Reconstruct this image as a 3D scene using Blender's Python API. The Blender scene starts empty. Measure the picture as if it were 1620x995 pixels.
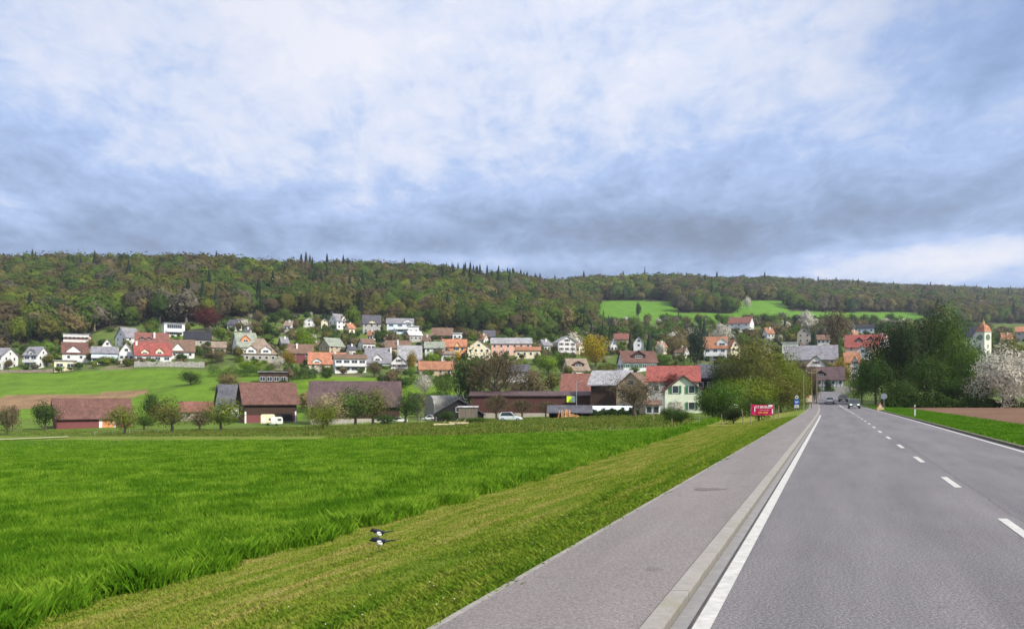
import bpy, math, random
import numpy as np
from mathutils import Vector, noise as mnoise
R = math.radians
rng = np.random.default_rng(7)
random.seed(7)

# ------------------------------------------------------------------ camera, sky, sun
F = 1300.0; CX = 810.0; HY = 628.0; CH = 1.85
scene = bpy.context.scene
cam_d = bpy.data.cameras.new('camera'); cam = bpy.data.objects.new('camera', cam_d)
scene.collection.objects.link(cam); scene.camera = cam
cam.location = (0, 0, CH); cam.rotation_euler = (R(90), 0, 0)
cam_d.sensor_width = 36; cam_d.lens = F / 1620 * 36; cam_d.shift_y = (HY - 497.5) / 1620
cam_d.clip_end = 12000; cam_d.clip_start = 0.05
scene.view_settings.view_transform = 'Standard'; scene.view_settings.look = 'None'
scene.view_settings.gamma = 1; scene.view_settings.use_curve_mapping = False
EXPO = 1.0; HAZE = 0.00009
scene.view_settings.exposure = EXPO
SUN_EL, SUN_AZ = 38, 128          # azimuth clockwise from +Y: the sun stands behind and to the right
sd = bpy.data.lights.new('sun', 'SUN'); sun = bpy.data.objects.new('sun', sd); scene.collection.objects.link(sun)
sd.energy = 3.0; sd.angle = R(4); sd.color = (1.0, 0.93, 0.82)
sdir = Vector((math.sin(R(SUN_AZ)) * math.cos(R(SUN_EL)), math.cos(R(SUN_AZ)) * math.cos(R(SUN_EL)), math.sin(R(SUN_EL))))
sun.rotation_euler = sdir.to_track_quat('Z', 'Y').to_euler()

def nn(nt, typ, **kw):
    n = nt.nodes.new(typ)
    for k, v in kw.items():
        if k.startswith('i_'):
            key = k[2:]
            n.inputs[int(key) if key.isdigit() else key.replace('_', ' ')].default_value = v
        else: setattr(n, k, v)
    return n
def math_(nt, op, a, b=None, c=None, clamp=False):
    n = nt.nodes.new('ShaderNodeMath'); n.operation = op; n.use_clamp = clamp
    for i, v in enumerate((a, b, c)):
        if v is None: continue
        if isinstance(v, (int, float)): n.inputs[i].default_value = v
        else: nt.links.new(v, n.inputs[i])
    return n.outputs[0]
def sstep(nt, v, a, b):
    n = nt.nodes.new('ShaderNodeMapRange'); n.interpolation_type = 'SMOOTHSTEP'
    nt.links.new(v, n.inputs[0]); n.inputs[1].default_value = a; n.inputs[2].default_value = b
    return n.outputs[0]
def mixc(nt, fac, a, b, blend='MIX'):
    n = nt.nodes.new('ShaderNodeMix'); n.data_type = 'RGBA'; n.blend_type = blend
    for s, v in ((n.inputs[0], fac), (n.inputs[6], a), (n.inputs[7], b)):
        if isinstance(v, (int, float)): s.default_value = v
        elif isinstance(v, tuple): s.default_value = v if len(v) == 4 else v + (1,)
        else: nt.links.new(v, s)
    return n.outputs[2]
def ramp(nt, v, stops):
    n = nt.nodes.new('ShaderNodeValToRGB'); e = n.color_ramp.elements
    while len(e) < len(stops): e.new(0.5)
    for i, (p, c) in enumerate(stops):
        e[i].position = p; e[i].color = (c if isinstance(c, tuple) else (c, c, c)) + (1,)
    nt.links.new(v, n.inputs[0]); return n.outputs[0]

def build_world():
    w = bpy.data.worlds.new('World'); scene.world = w; w.use_nodes = True
    nt = w.node_tree; nt.nodes.clear()
    out = nn(nt, 'ShaderNodeOutputWorld'); bg = nn(nt, 'ShaderNodeBackground'); bg.inputs[1].default_value = 0.1
    nt.links.new(bg.outputs[0], out.inputs[0])
    sky = nn(nt, 'ShaderNodeTexSky', sky_type='NISHITA', sun_disc=False, sun_elevation=R(SUN_EL), sun_rotation=R(SUN_AZ))
    tc = nn(nt, 'ShaderNodeTexCoord'); sp = nn(nt, 'ShaderNodeSeparateXYZ'); nt.links.new(tc.outputs['Generated'], sp.inputs[0])
    x, y, z = sp.outputs
    zc_ = math_(nt, 'MAXIMUM', z, 0.0)
    den = math_(nt, 'ADD', zc_, 0.26)
    cb = nn(nt, 'ShaderNodeCombineXYZ')
    nt.links.new(math_(nt, 'DIVIDE', x, den), cb.inputs[0]); nt.links.new(math_(nt, 'DIVIDE', y, den), cb.inputs[1])
    def noi(scale, detail, rough, dist, loc):
        mp = nn(nt, 'ShaderNodeMapping'); mp.inputs[1].default_value = loc; mp.inputs[3].default_value = (1.05, 0.78, 1)
        mp.inputs[2].default_value = (0, 0, R(20))
        nt.links.new(cb.outputs[0], mp.inputs[0])
        n = nn(nt, 'ShaderNodeTexNoise', i_Scale=scale, i_Detail=detail, i_Roughness=rough, i_Distortion=dist)
        nt.links.new(mp.outputs[0], n.inputs['Vector']); return n.outputs[0]
    n1 = noi(1.5, 7, 0.58, 0.35, (3.1, 1.7, 0)); n2 = noi(4.5, 8, 0.65, 0.3, (7.7, 2.2, 0)); n3 = noi(0.55, 3, 0.5, 0.2, (1.3, 8.1, 0))
    # brightness of the cloud deck against height, then lumps, then noise
    g = ramp(nt, z, [(0.0, 0.62), (0.13, 0.44), (0.165, 0.18), (0.195, 0.29), (0.235, 0.52), (0.29, 0.68), (0.42, 0.84), (0.6, 0.9), (0.9, 1.0)])
    def blob(cx, cz, sx, sz, amp):
        a = math_(nt, 'DIVIDE', math_(nt, 'SUBTRACT', x, cx), sx); b = math_(nt, 'DIVIDE', math_(nt, 'SUBTRACT', z, cz), sz)
        q = math_(nt, 'ADD', math_(nt, 'MULTIPLY', a, a), math_(nt, 'MULTIPLY', b, b))
        return math_(nt, 'MULTIPLY', math_(nt, 'EXPONENT', math_(nt, 'MULTIPLY', q, -1.0)), amp)
    tot = g
    front = math_(nt, 'GREATER_THAN', y, 0.0)
    sm = None
    for a in ((-0.36, 0.34, 0.17, 0.14, 0.16), (0.05, 0.33, 0.16, 0.08, 0.10), (0.30, 0.30, 0.12, 0.05, 0.13), (0.46, 0.150, 0.16, 0.024, 0.60),
              (-0.02, 0.163, 0.22, 0.012, 0.40), (-0.52, 0.19, 0.07, 0.035, 0.35), (0.42, 0.24, 0.16, 0.04, -0.04), (-0.28, 0.19, 0.18, 0.03, -0.03),
              (0.18, 0.19, 0.20, 0.030, -0.12), (0.33, 0.20, 0.13, 0.03, -0.06), (0.50, 0.38, 0.10, 0.12, -0.16)):
        b = blob(*a); sm = b if sm is None else math_(nt, 'ADD', sm, b)
    tot = math_(nt, 'ADD', tot, math_(nt, 'MULTIPLY', sm, front))
    tot = math_(nt, 'ADD', tot, math_(nt, 'MULTIPLY', math_(nt, 'SUBTRACT', n1, 0.5), 0.90))
    tot = math_(nt, 'ADD', tot, math_(nt, 'MULTIPLY', math_(nt, 'SUBTRACT', n2, 0.5), 0.90))
    tot = math_(nt, 'ADD', tot, math_(nt, 'MULTIPLY', math_(nt, 'SUBTRACT', noi(12.0, 6, 0.7, 0.5, (2.2, 5.5, 1.0)), 0.5), 0.55))
    tot = math_(nt, 'SUBTRACT', tot, 0.015)
    k = 1 / (2 ** EXPO) / 0.1
    cl = ramp(nt, tot, [(0.0, tuple(k * c for c in (0.21, 0.27, 0.39))), (0.3, tuple(k * c for c in (0.30, 0.41, 0.63))),
                        (0.6, tuple(k * c for c in (0.47, 0.61, 0.92))), (0.80, tuple(k * c for c in (0.72, 0.79, 0.97))), (1.0, tuple(k * c for c in (0.90, 0.91, 1.0)))])
    blue = mixc(nt, 1.0, sky.outputs[0], (0.62, 0.68, 0.80), 'MULTIPLY')
    thin = math_(nt, 'MULTIPLY', sstep(nt, n3, 0.45, 0.75), math_(nt, 'MULTIPLY', sstep(nt, z, 0.1, 0.5), 0.5))
    thin = math_(nt, 'ADD', thin, math_(nt, 'MULTIPLY', blob(0.5, 0.40, 0.16, 0.13, 0.55), front))
    col = mixc(nt, thin, cl, blue)
    nt.links.new(col, bg.inputs[0])
build_world()

# ------------------------------------------------------------------ object helpers
COL = scene.collection
def tag(o, label=None, cat=None, group=None, kind=None):
    if label: o['label'] = label
    if cat: o['category'] = cat
    if group: o['group'] = group
    if kind: o['kind'] = kind
    return o
def empty(name, loc, rz=0.0, label=None, cat=None, group=None):
    o = bpy.data.objects.new(name, None); COL.objects.link(o); o.location = loc; o.rotation_euler = (0, 0, rz)
    o.empty_display_size = 0.3
    return tag(o, label, cat, group)
def link(name, me, parent=None, loc=None, rz=None, scale=None):
    o = bpy.data.objects.new(name, me); COL.objects.link(o)
    if parent is not None: o.parent = parent
    if loc is not None: o.location = loc
    if rz is not None: o.rotation_euler = (0, 0, rz)
    if scale is not None: o.scale = scale
    return o
def np_mesh(name, verts, faces, mats, midx=None, tint=None, smooth=False):
    """verts (N,3), faces (M,k) all of the same k"""
    me = bpy.data.meshes.new(name)
    verts = np.asarray(verts, dtype=np.float32); faces = np.asarray(faces, dtype=np.int32)
    m, k = faces.shape
    me.vertices.add(len(verts)); me.vertices.foreach_set('co', verts.ravel())
    me.loops.add(m * k); me.loops.foreach_set('vertex_index', faces.ravel())
    me.polygons.add(m); me.polygons.foreach_set('loop_start', np.arange(0, m * k, k, dtype=np.int32))
    if midx is not None: me.polygons.foreach_set('material_index', np.asarray(midx, dtype=np.int32))
    if smooth: me.polygons.foreach_set('use_smooth', np.ones(m, dtype=bool))
    if tint is not None:
        a = me.attributes.new('tint', 'FLOAT', 'FACE'); a.data.foreach_set('value', np.asarray(tint, dtype=np.float32))
    me.update(calc_edges=True)
    for mt in (mats if isinstance(mats, (list, tuple)) else [mats]): me.materials.append(mt)
    return me
class MB:
    """collects boxes, prisms and tubes into ONE mesh"""
    def __init__(s): s.v = []; s.f = []; s.m = []; s.cur = 0
    def poly(s, pts, faces):
        b = len(s.v); s.v += [tuple(p) for p in pts]
        for f in faces: s.f.append([b + i for i in f]); s.m.append(s.cur)
        return s
    def box(s, x0, x1, y0, y1, z0, z1):
        return s.poly([(x0, y0, z0), (x1, y0, z0), (x1, y1, z0), (x0, y1, z0), (x0, y0, z1), (x1, y0, z1), (x1, y1, z1), (x0, y1, z1)],
                      [(0, 3, 2, 1), (4, 5, 6, 7), (0, 1, 5, 4), (1, 2, 6, 5), (2, 3, 7, 6), (3, 0, 4, 7)])
    def prism(s, outline, a, b, plane='xz'):
        """outline of 2D points extruded from a to b along the missing axis"""
        n = len(outline)
        if plane == 'xz': P = lambda p, t: (p[0], t, p[1])
        elif plane == 'yz': P = lambda p, t: (t, p[0], p[1])
        else: P = lambda p, t: (p[0], p[1], t)
        pts = [P(p, a) for p in outline] + [P(p, b) for p in outline]
        fs = [tuple(range(n)), tuple(range(2 * n - 1, n - 1, -1))] + [(i, i + n, (i + 1) % n + n, (i + 1) % n) for i in range(n)]
        return s.poly(pts, fs)
    def tube(s, p0, p1, r0, r1=None, n=8, cap=True):
        r1 = r0 if r1 is None else r1
        p0 = Vector(p0); p1 = Vector(p1); d = (p1 - p0).normalized()
        a = d.orthogonal().normalized(); b = d.cross(a)
        pts = []
        for p, r in ((p0, r0), (p1, r1)):
            for i in range(n):
                t = 2 * math.pi * i / n; pts.append(p + a * (r * math.cos(t)) + b * (r * math.sin(t)))
        fs = [(i, (i + 1) % n, (i + 1) % n + n, i + n) for i in range(n)]
        if cap: fs += [tuple(range(n - 1, -1, -1)), tuple(range(n, 2 * n))]
        return s.poly(pts, fs)
    def loft(s, rings, closed=True):
        """rings: list of lists of points, the same count each"""
        n = len(rings[0]); pts = [p for r in rings for p in r]; fs = []
        for k in range(len(rings) - 1):
            for i in range(n): fs.append((k * n + i, k * n + (i + 1) % n, (k + 1) * n + (i + 1) % n, (k + 1) * n + i))
        if closed: fs += [tuple(range(n - 1, -1, -1)), tuple(range((len(rings) - 1) * n, len(rings) * n))]
        return s.poly(pts, fs)
    def mesh(s, name, mats, smooth=False, bevel=0):
        me = bpy.data.meshes.new(name); me.from_pydata(s.v, [], s.f)
        for mt in (mats if isinstance(mats, (list, tuple)) else [mats]): me.materials.append(mt)
        me.polygons.foreach_set('material_index', s.m)
        import bmesh
        bm = bmesh.new(); bm.from_mesh(me); bmesh.ops.recalc_face_normals(bm, faces=bm.faces)
        if bevel: bmesh.ops.bevel(bm, geom=list(bm.edges), offset=bevel, segments=2, affect='EDGES', clamp_overlap=True)
        bm.to_mesh(me); bm.free()
        if smooth: me.polygons.foreach_set('use_smooth', [True] * len(me.polygons))
        me.update(); return me
    def build(s, name, mats, parent=None, loc=None, rz=None, smooth=False, bevel=0):
        return link(name, s.mesh(name, mats, smooth, bevel), parent, loc, rz)

# ------------------------------------------------------------------ materials
MATS = {}
def base_mat(name, rough=0.8, spec=0.3):
    m = bpy.data.materials.new(name); m.use_nodes = True; nt = m.node_tree
    b = nt.nodes['Principled BSDF']; b.inputs['Roughness'].default_value = rough; b.inputs['Specular IOR Level'].default_value = spec
    return m, nt, b
def mat(name, col, rough=0.8, var=0.18, scale=1.5, bump=0.0, spec=0.3, metal=0.0, coord='Object', detail=5, fine=None):
    if name in MATS: return MATS[name]
    m, nt, b = base_mat(name, rough, spec); b.inputs['Metallic'].default_value = metal
    tc = nn(nt, 'ShaderNodeTexCoord')
    n = nn(nt, 'ShaderNodeTexNoise', i_Scale=scale, i_Detail=detail, i_Roughness=0.65); nt.links.new(tc.outputs[coord], n.inputs['Vector'])
    lo = tuple(c * (1 - var) for c in col); hi = tuple(min(1, c * (1 + var)) for c in col)
    c = ramp(nt, n.outputs[0], [(0.3, lo), (0.7, hi)]); nt.links.new(c, b.inputs['Base Color'])
    if bump:
        bp = nn(nt, 'ShaderNodeBump', i_Strength=bump, i_Distance=0.05); nt.links.new(n.outputs[0], bp.inputs['Height']); nt.links.new(bp.outputs[0], b.inputs['Normal'])
    MATS[name] = m; return m
def roof_mat(name, col, var=0.38):
    if name in MATS: return MATS[name]
    m, nt, b = base_mat(name, 0.75, 0.25)
    tc = nn(nt, 'ShaderNodeTexCoord')
    n = nn(nt, 'ShaderNodeTexNoise', i_Scale=0.6, i_Detail=6, i_Roughness=0.7); nt.links.new(tc.outputs['Object'], n.inputs['Vector'])
    n2 = nn(nt, 'ShaderNodeTexNoise', i_Scale=2.6, i_Detail=5, i_Roughness=0.85); nt.links.new(tc.outputs['Object'], n2.inputs['Vector'])
    wv = nn(nt, 'ShaderNodeTexWave', wave_type='BANDS', bands_direction='Z', wave_profile='SAW', i_Scale=0.9, i_Distortion=0.8)
    nt.links.new(tc.outputs['Object'], wv.inputs['Vector'])
    c = ramp(nt, n.outputs[0], [(0.3, tuple(v * (1 - var) for v in col)), (0.7, tuple(min(1, v * (1 + var)) for v in col))])
    c2 = mixc(nt, 0.75, c, ramp(nt, n2.outputs[0], [(0.38, 0.38), (0.5, 0.85), (0.65, 1.35)]), 'MULTIPLY')
    c3 = mixc(nt, 0.40, c2, ramp(nt, wv.outputs[0], [(0.0, 0.55), (0.4, 1.0)]), 'MULTIPLY')
    nt.links.new(c3, b.inputs['Base Color'])
    bp = nn(nt, 'ShaderNodeBump', i_Strength=0.5, i_Distance=0.06); nt.links.new(wv.outputs[0], bp.inputs['Height']); nt.links.new(bp.outputs[0], b.inputs['Normal'])
    MATS[name] = m; return m
def plank_mat(name, col, var=0.4):
    if name in MATS: return MATS[name]
    m, nt, b = base_mat(name, 0.85, 0.2)
    tc = nn(nt, 'ShaderNodeTexCoord'); mp = nn(nt, 'ShaderNodeMapping'); mp.inputs[3].default_value = (5.0, 5.0, 0.25)
    nt.links.new(tc.outputs['Object'], mp.inputs[0])
    n = nn(nt, 'ShaderNodeTexNoise', i_Scale=1.0, i_Detail=4, i_Roughness=0.6); nt.links.new(mp.outputs[0], n.inputs['Vector'])
    c = ramp(nt, n.outputs[0], [(0.3, tuple(v * (1 - var) for v in col)), (0.7, tuple(min(1, v * (1 + var)) for v in col))])
    nt.links.new(c, b.inputs['Base Color']); MATS[name] = m; return m
def leaf_mat(name, col, var=0.35, trans=0.35, hue=0.02):
    if name in MATS: return MATS[name]
    m = bpy.data.materials.new(name); m.use_nodes = True; nt = m.node_tree; nt.nodes.clear()
    out = nn(nt, 'ShaderNodeOutputMaterial'); d = nn(nt, 'ShaderNodeBsdfDiffuse'); t = nn(nt, 'ShaderNodeBsdfTranslucent'); mx = nn(nt, 'ShaderNodeMixShader'); mx.inputs[0].default_value = trans
    oi = nn(nt, 'ShaderNodeObjectInfo'); at = nn(nt, 'ShaderNodeAttribute', attribute_name='tint')
    g = nn(nt, 'ShaderNodeNewGeometry'); n = nn(nt, 'ShaderNodeTexNoise', i_Scale=0.45, i_Detail=3, i_Roughness=0.6); nt.links.new(g.outputs['Position'], n.inputs['Vector'])
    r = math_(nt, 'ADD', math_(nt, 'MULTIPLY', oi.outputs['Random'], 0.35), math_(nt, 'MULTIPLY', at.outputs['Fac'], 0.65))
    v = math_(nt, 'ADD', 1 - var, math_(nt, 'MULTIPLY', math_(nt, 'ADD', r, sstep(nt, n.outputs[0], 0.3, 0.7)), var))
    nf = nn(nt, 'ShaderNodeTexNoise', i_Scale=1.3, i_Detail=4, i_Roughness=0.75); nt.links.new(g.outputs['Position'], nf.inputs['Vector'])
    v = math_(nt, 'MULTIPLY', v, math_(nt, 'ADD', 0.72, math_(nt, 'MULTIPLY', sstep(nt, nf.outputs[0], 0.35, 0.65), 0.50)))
    hs = nn(nt, 'ShaderNodeHueSaturation', i_Color=col + (1,)); nt.links.new(v, hs.inputs['Value'])
    nt.links.new(math_(nt, 'ADD', 0.5 - hue, math_(nt, 'MULTIPLY', r, 2 * hue)), hs.inputs['Hue'])
    nt.links.new(hs.outputs[0], d.inputs[0]); nt.links.new(hs.outputs[0], t.inputs[0])
    nt.links.new(d.outputs[0], mx.inputs[1]); nt.links.new(t.outputs[0], mx.inputs[2]); nt.links.new(mx.outputs[0], out.inputs[0])
    MATS[name] = m; return m
def glass_mat(name='window_glass', col=(0.03, 0.04, 0.05)):
    if name in MATS: return MATS[name]
    m, nt, b = base_mat(name, 0.12, 0.6); b.inputs['Base Color'].default_value = col + (1,); MATS[name] = m; return m

# ------------------------------------------------------------------ terrain
VY = np.array([200, 240, 275, 300, 330, 360, 450, 520, 600, 700, 800, 900, 1000, 1300, 1700, 2200], float)
VT = {
 -500: [680, 665, 645, 625, 603, 582, 545, 520, 492, 460, 434, 440, 450, 500, 540, 570],
 0:    [680, 665, 645, 625, 603, 582, 545, 520, 490, 458, 433, 440, 450, 500, 540, 570],
 280:  [680, 668, 642, 618, 600, 581, 543, 516, 487, 456, 432, 438, 448, 500, 540, 570],
 500: [678, 669, 652, 625, 602, 590, 556, 522, 502, 475, 446, 440, 450, 490, 530, 560],
 650: [672, 662, 648, 626, 603, 589, 558, 528, 510, 486, 460, 441, 447, 480, 520, 550],
 800: [664, 656, 645, 630, 612, 599, 564, 541, 522, 502, 482, 464, 455, 468, 500, 540],
 940: [660, 651, 640, 628, 610, 598, 565, 545, 532, 521, 511, 500, 484, 453, 475, 510],
 1060: [655, 646, 636, 622, 598, 591, 563, 549, 539, 528, 515, 502, 482, 452, 460, 480],
 1200: [648, 641, 632, 622, 606, 594, 561, 548, 535, 522, 511, 501, 484, 462, 451, 465],
 1320: [634, 626, 620, 616, 608, 599, 558, 541, 530, 521, 514, 508, 500, 474, 457, 462],
 1450: [640, 631, 624, 619, 610, 600, 563, 544, 532, 522, 515, 510, 504, 481, 466, 462],
 1620: [645, 640, 634, 628, 618, 610, 580, 560, 548, 540, 534, 528, 520, 500, 477, 467],
 2200: [645, 640, 634, 628, 618, 610, 580, 560, 548, 540, 534, 528, 520, 500, 477, 467]}
VP = np.array(sorted(VT), float)
VZ = np.array([[CH + (HY - r) / F * y for r, y in zip(VT[int(p)], VY)] for p in VP])
def bend(Y):
    Y = np.asarray(Y, float); t = np.clip(Y - 60, 0, None) / 115
    return -1.5 * np.where(t < 1.4, t * t, 1.96 + 2.8 * (t - 1.4))
def road_z(Y):
    Y = np.asarray(Y, float); t = np.clip(Y - 130, 0, None)
    return np.where(t < 60, t * t * 0.00030, 1.08 + (t - 60) * 0.036)
def hill_z(px, Y):
    px = np.clip(px, VP[0], VP[-1]); Yc = np.clip(Y, VY[0], VY[-1])
    ip = np.clip(np.searchsorted(VP, px) - 1, 0, len(VP) - 2); iy = np.clip(np.searchsorted(VY, Yc) - 1, 0, len(VY) - 2)
    a = (px - VP[ip]) / (VP[ip + 1] - VP[ip]); a = a * a * (3 - 2 * a) * 0.5 + a * 0.5; b = (Yc - VY[iy]) / (VY[iy + 1] - VY[iy])
    z = (VZ[ip, iy] * (1 - a) + VZ[ip + 1, iy] * a) * (1 - b) + (VZ[ip, iy + 1] * (1 - a) + VZ[ip + 1, iy + 1] * a) * b
    return np.where(Y > VY[-1], z * np.clip(1 - (Y - VY[-1]) / 3000, 0, 1), z)
# local terraces cut into the hillside for the houses: (x, y, dz)
TERR = np.array([(-224.8, 358.0, 0.00), (-209.4, 359.6, 0.00), (-227.4, 427.0, 1.19), (-202.4, 377.8, 1.25), (-200.1, 403.8, -1.45), (-186.4, 373.8, -2.20), (-173.1, 366.0, 3.25), (-159.6, 362.0, 1.62), (-176.5, 400.0, 0.24), (-204.2, 434.0, -0.45), (-188.4, 454.0, 4.40), (-151.8, 375.8, 1.43), (-166.3, 431.8, 0.98), (-139.6, 389.4, 2.20), (-126.8, 386.4, 5.52), (-115.4, 372.6, 2.22), (-161.6, 476.4, 5.03), (-129.3, 521.4, 1.07), (-118.1, 516.2, 3.43), (-110.5, 516.8, 0.41), (-98.5, 496.4, 2.61), (-87.0, 506.8, 1.28), (-69.8, 509.8, 1.96), (-57.7, 479.6, 1.98), (-42.7, 502.0, -0.49), (-79.0, 443.8, 3.27), (-97.7, 442.0, -2.68), (-103.1, 397.8, -2.02), (-86.2, 380.0, -1.29), (-72.3, 362.8, 0.00), (-65.4, 398.4, -3.15), (-60.3, 434.0, 0.33), (-49.9, 398.2, -0.72), (-52.9, 382.8, -1.03), (-40.5, 426.8, -0.13), (-30.6, 434.0, 0.00), (-32.1, 413.4, 0.00), (-32.3, 483.2, 5.21), (-17.2, 423.2, 0.44), (-14.6, 523.8, -0.12), (-0.3, 443.8, 1.37), (8.1, 419.8, 3.79), (-34.2, 364.0, -1.24), (2.6, 331.6, 0.00), (27.7, 434.0, 0.07), (26.8, 343.8, 1.34), (51.3, 333.8, 4.49), (70.3, 453.6, 0.74), (70.2, 523.6, 0.04), (100.7, 404.0, 2.00), (114.7, 423.8, 0.14), (180.7, 644.4, 2.88), (149.0, 405.0, 0.00), (147.6, 433.6, 6.92), (155.1, 441.6, 0.96), (140.6, 378.2, -3.07), (117.6, 304.2, -1.96), (186.4, 434.2, 0.00), (177.0, 412.0, -0.55), (159.9, 384.0, -1.29), (155.3, 369.8, -0.69), (243.6, 563.8, 3.63), (173.1, 484.0, 0.00), (180.5, 473.8, 0.00), (328.3, 522.0, 8.68), (-88.4, 301.6, 3.69), (-126.6, 453.6, 0.00), (-109.5, 456.6, -1.65), (-80.8, 409.6, 3.13), (-72.6, 469.6, 0.13), (-48.0, 463.6, 0.94), (-16.6, 483.6, 1.49), (17.9, 453.6, 2.45), (36.2, 441.6, 4.89), (56.8, 461.6, 1.93), (84.2, 463.6, 0.06), (90.2, 433.6, 0.00), (175.9, 561.6, 2.00), (133.8, 433.6, -2.11), (209.7, 501.6, 2.50), (205.9, 453.6, 4.89), (274.9, 501.6, 4.91), (303.0, 501.6, 7.47), (-137.8, 506.6, 0.71), (-146.3, 453.6, 4.97), (-82.6, 483.6, 0.23)])
def terrace(X, Y):
    X = np.asarray(X, float); Y = np.asarray(Y, float); num = np.zeros(X.shape); den = np.full(X.shape, 0.25)
    for x, y, d in TERR:
        r2 = ((X - x) / 20.0) ** 2 + ((Y - y) / 17.0) ** 2; w = np.exp(-r2) * 2.2; num += w * d; den += w
    return num / den
def ss(a, b, x):
    t = np.clip((x - a) / (b - a), 0, 1); return t * t * (3 - 2 * t)
def cross_z(off):
    l = np.interp(off, [-400, -172, -9.5, -3.5, -3.02, -2.9], [-6.9, -6.9, -0.9, -0.02, 0.045, -0.14])
    r = np.interp(off, [6.85, 6.98, 7.2, 12, 60, 400], [-0.14, 0.05, 0.07, 0.0, 0.0, -1])
    return np.where(off < 0, l, r)
def tz(X, Y):
    X = np.asarray(X, float); Y = np.asarray(Y, float)
    off = X - 0.3885 * Y - bend(Y)
    zn = cross_z(off) + road_z(Y) * np.exp(-(np.clip(np.abs(off - 2) - 8, 0, None) / 18) ** 2)
    Yp = np.maximum(Y, 1); px = CX + F * X / Yp
    zn = np.where(Y > 150, np.where(off > -12, np.maximum(zn, cross_z(off)), zn), zn)
    wgt = ss(165, 235, Y); core = np.exp(-(np.clip(np.abs(off - 2) - 9, 0, None) / 8) ** 2) * (1 - ss(235, 275, Y))
    zz = zn * (1 - wgt) + (hill_z(px, np.maximum(Y, 200)) + terrace(X, Y) * ss(255, 300, Y)) * wgt
    return zz * (1 - core) + zn * core
def tzf(X, Y): return float(tz(np.array([X]), np.array([Y]))[0])
def rowof(X, Y, z): return HY - (z - CH) / Y * F
def at(px, Y, z=None):
    X = (px - CX) / F * Y
    return Vector((X, Y, tzf(X, Y) if z is None else z))
def zrow(row, Y): return CH + (HY - row) / F * Y
def edge_off(Y): return -10.0 - np.clip(np.asarray(Y, float) - 25, 0, None) * 0.055
FB = (np.array([-500, 0, 120, 170, 230, 330, 400, 480, 560, 640, 720, 850, 935, 945, 1065, 1075, 1160, 1168, 1240, 1250, 1335, 1342, 1460, 1475, 2200], float),
      np.array([552, 548, 540, 520, 512, 512, 500, 498, 500, 512, 526, 532, 530, 476, 476, 496, 496, 475, 476, 492, 494, 494, 494, 512, 512], float))
def is_forest(px, row, Y): return (row < np.interp(px, *FB)) & (Y > 380)

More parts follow.
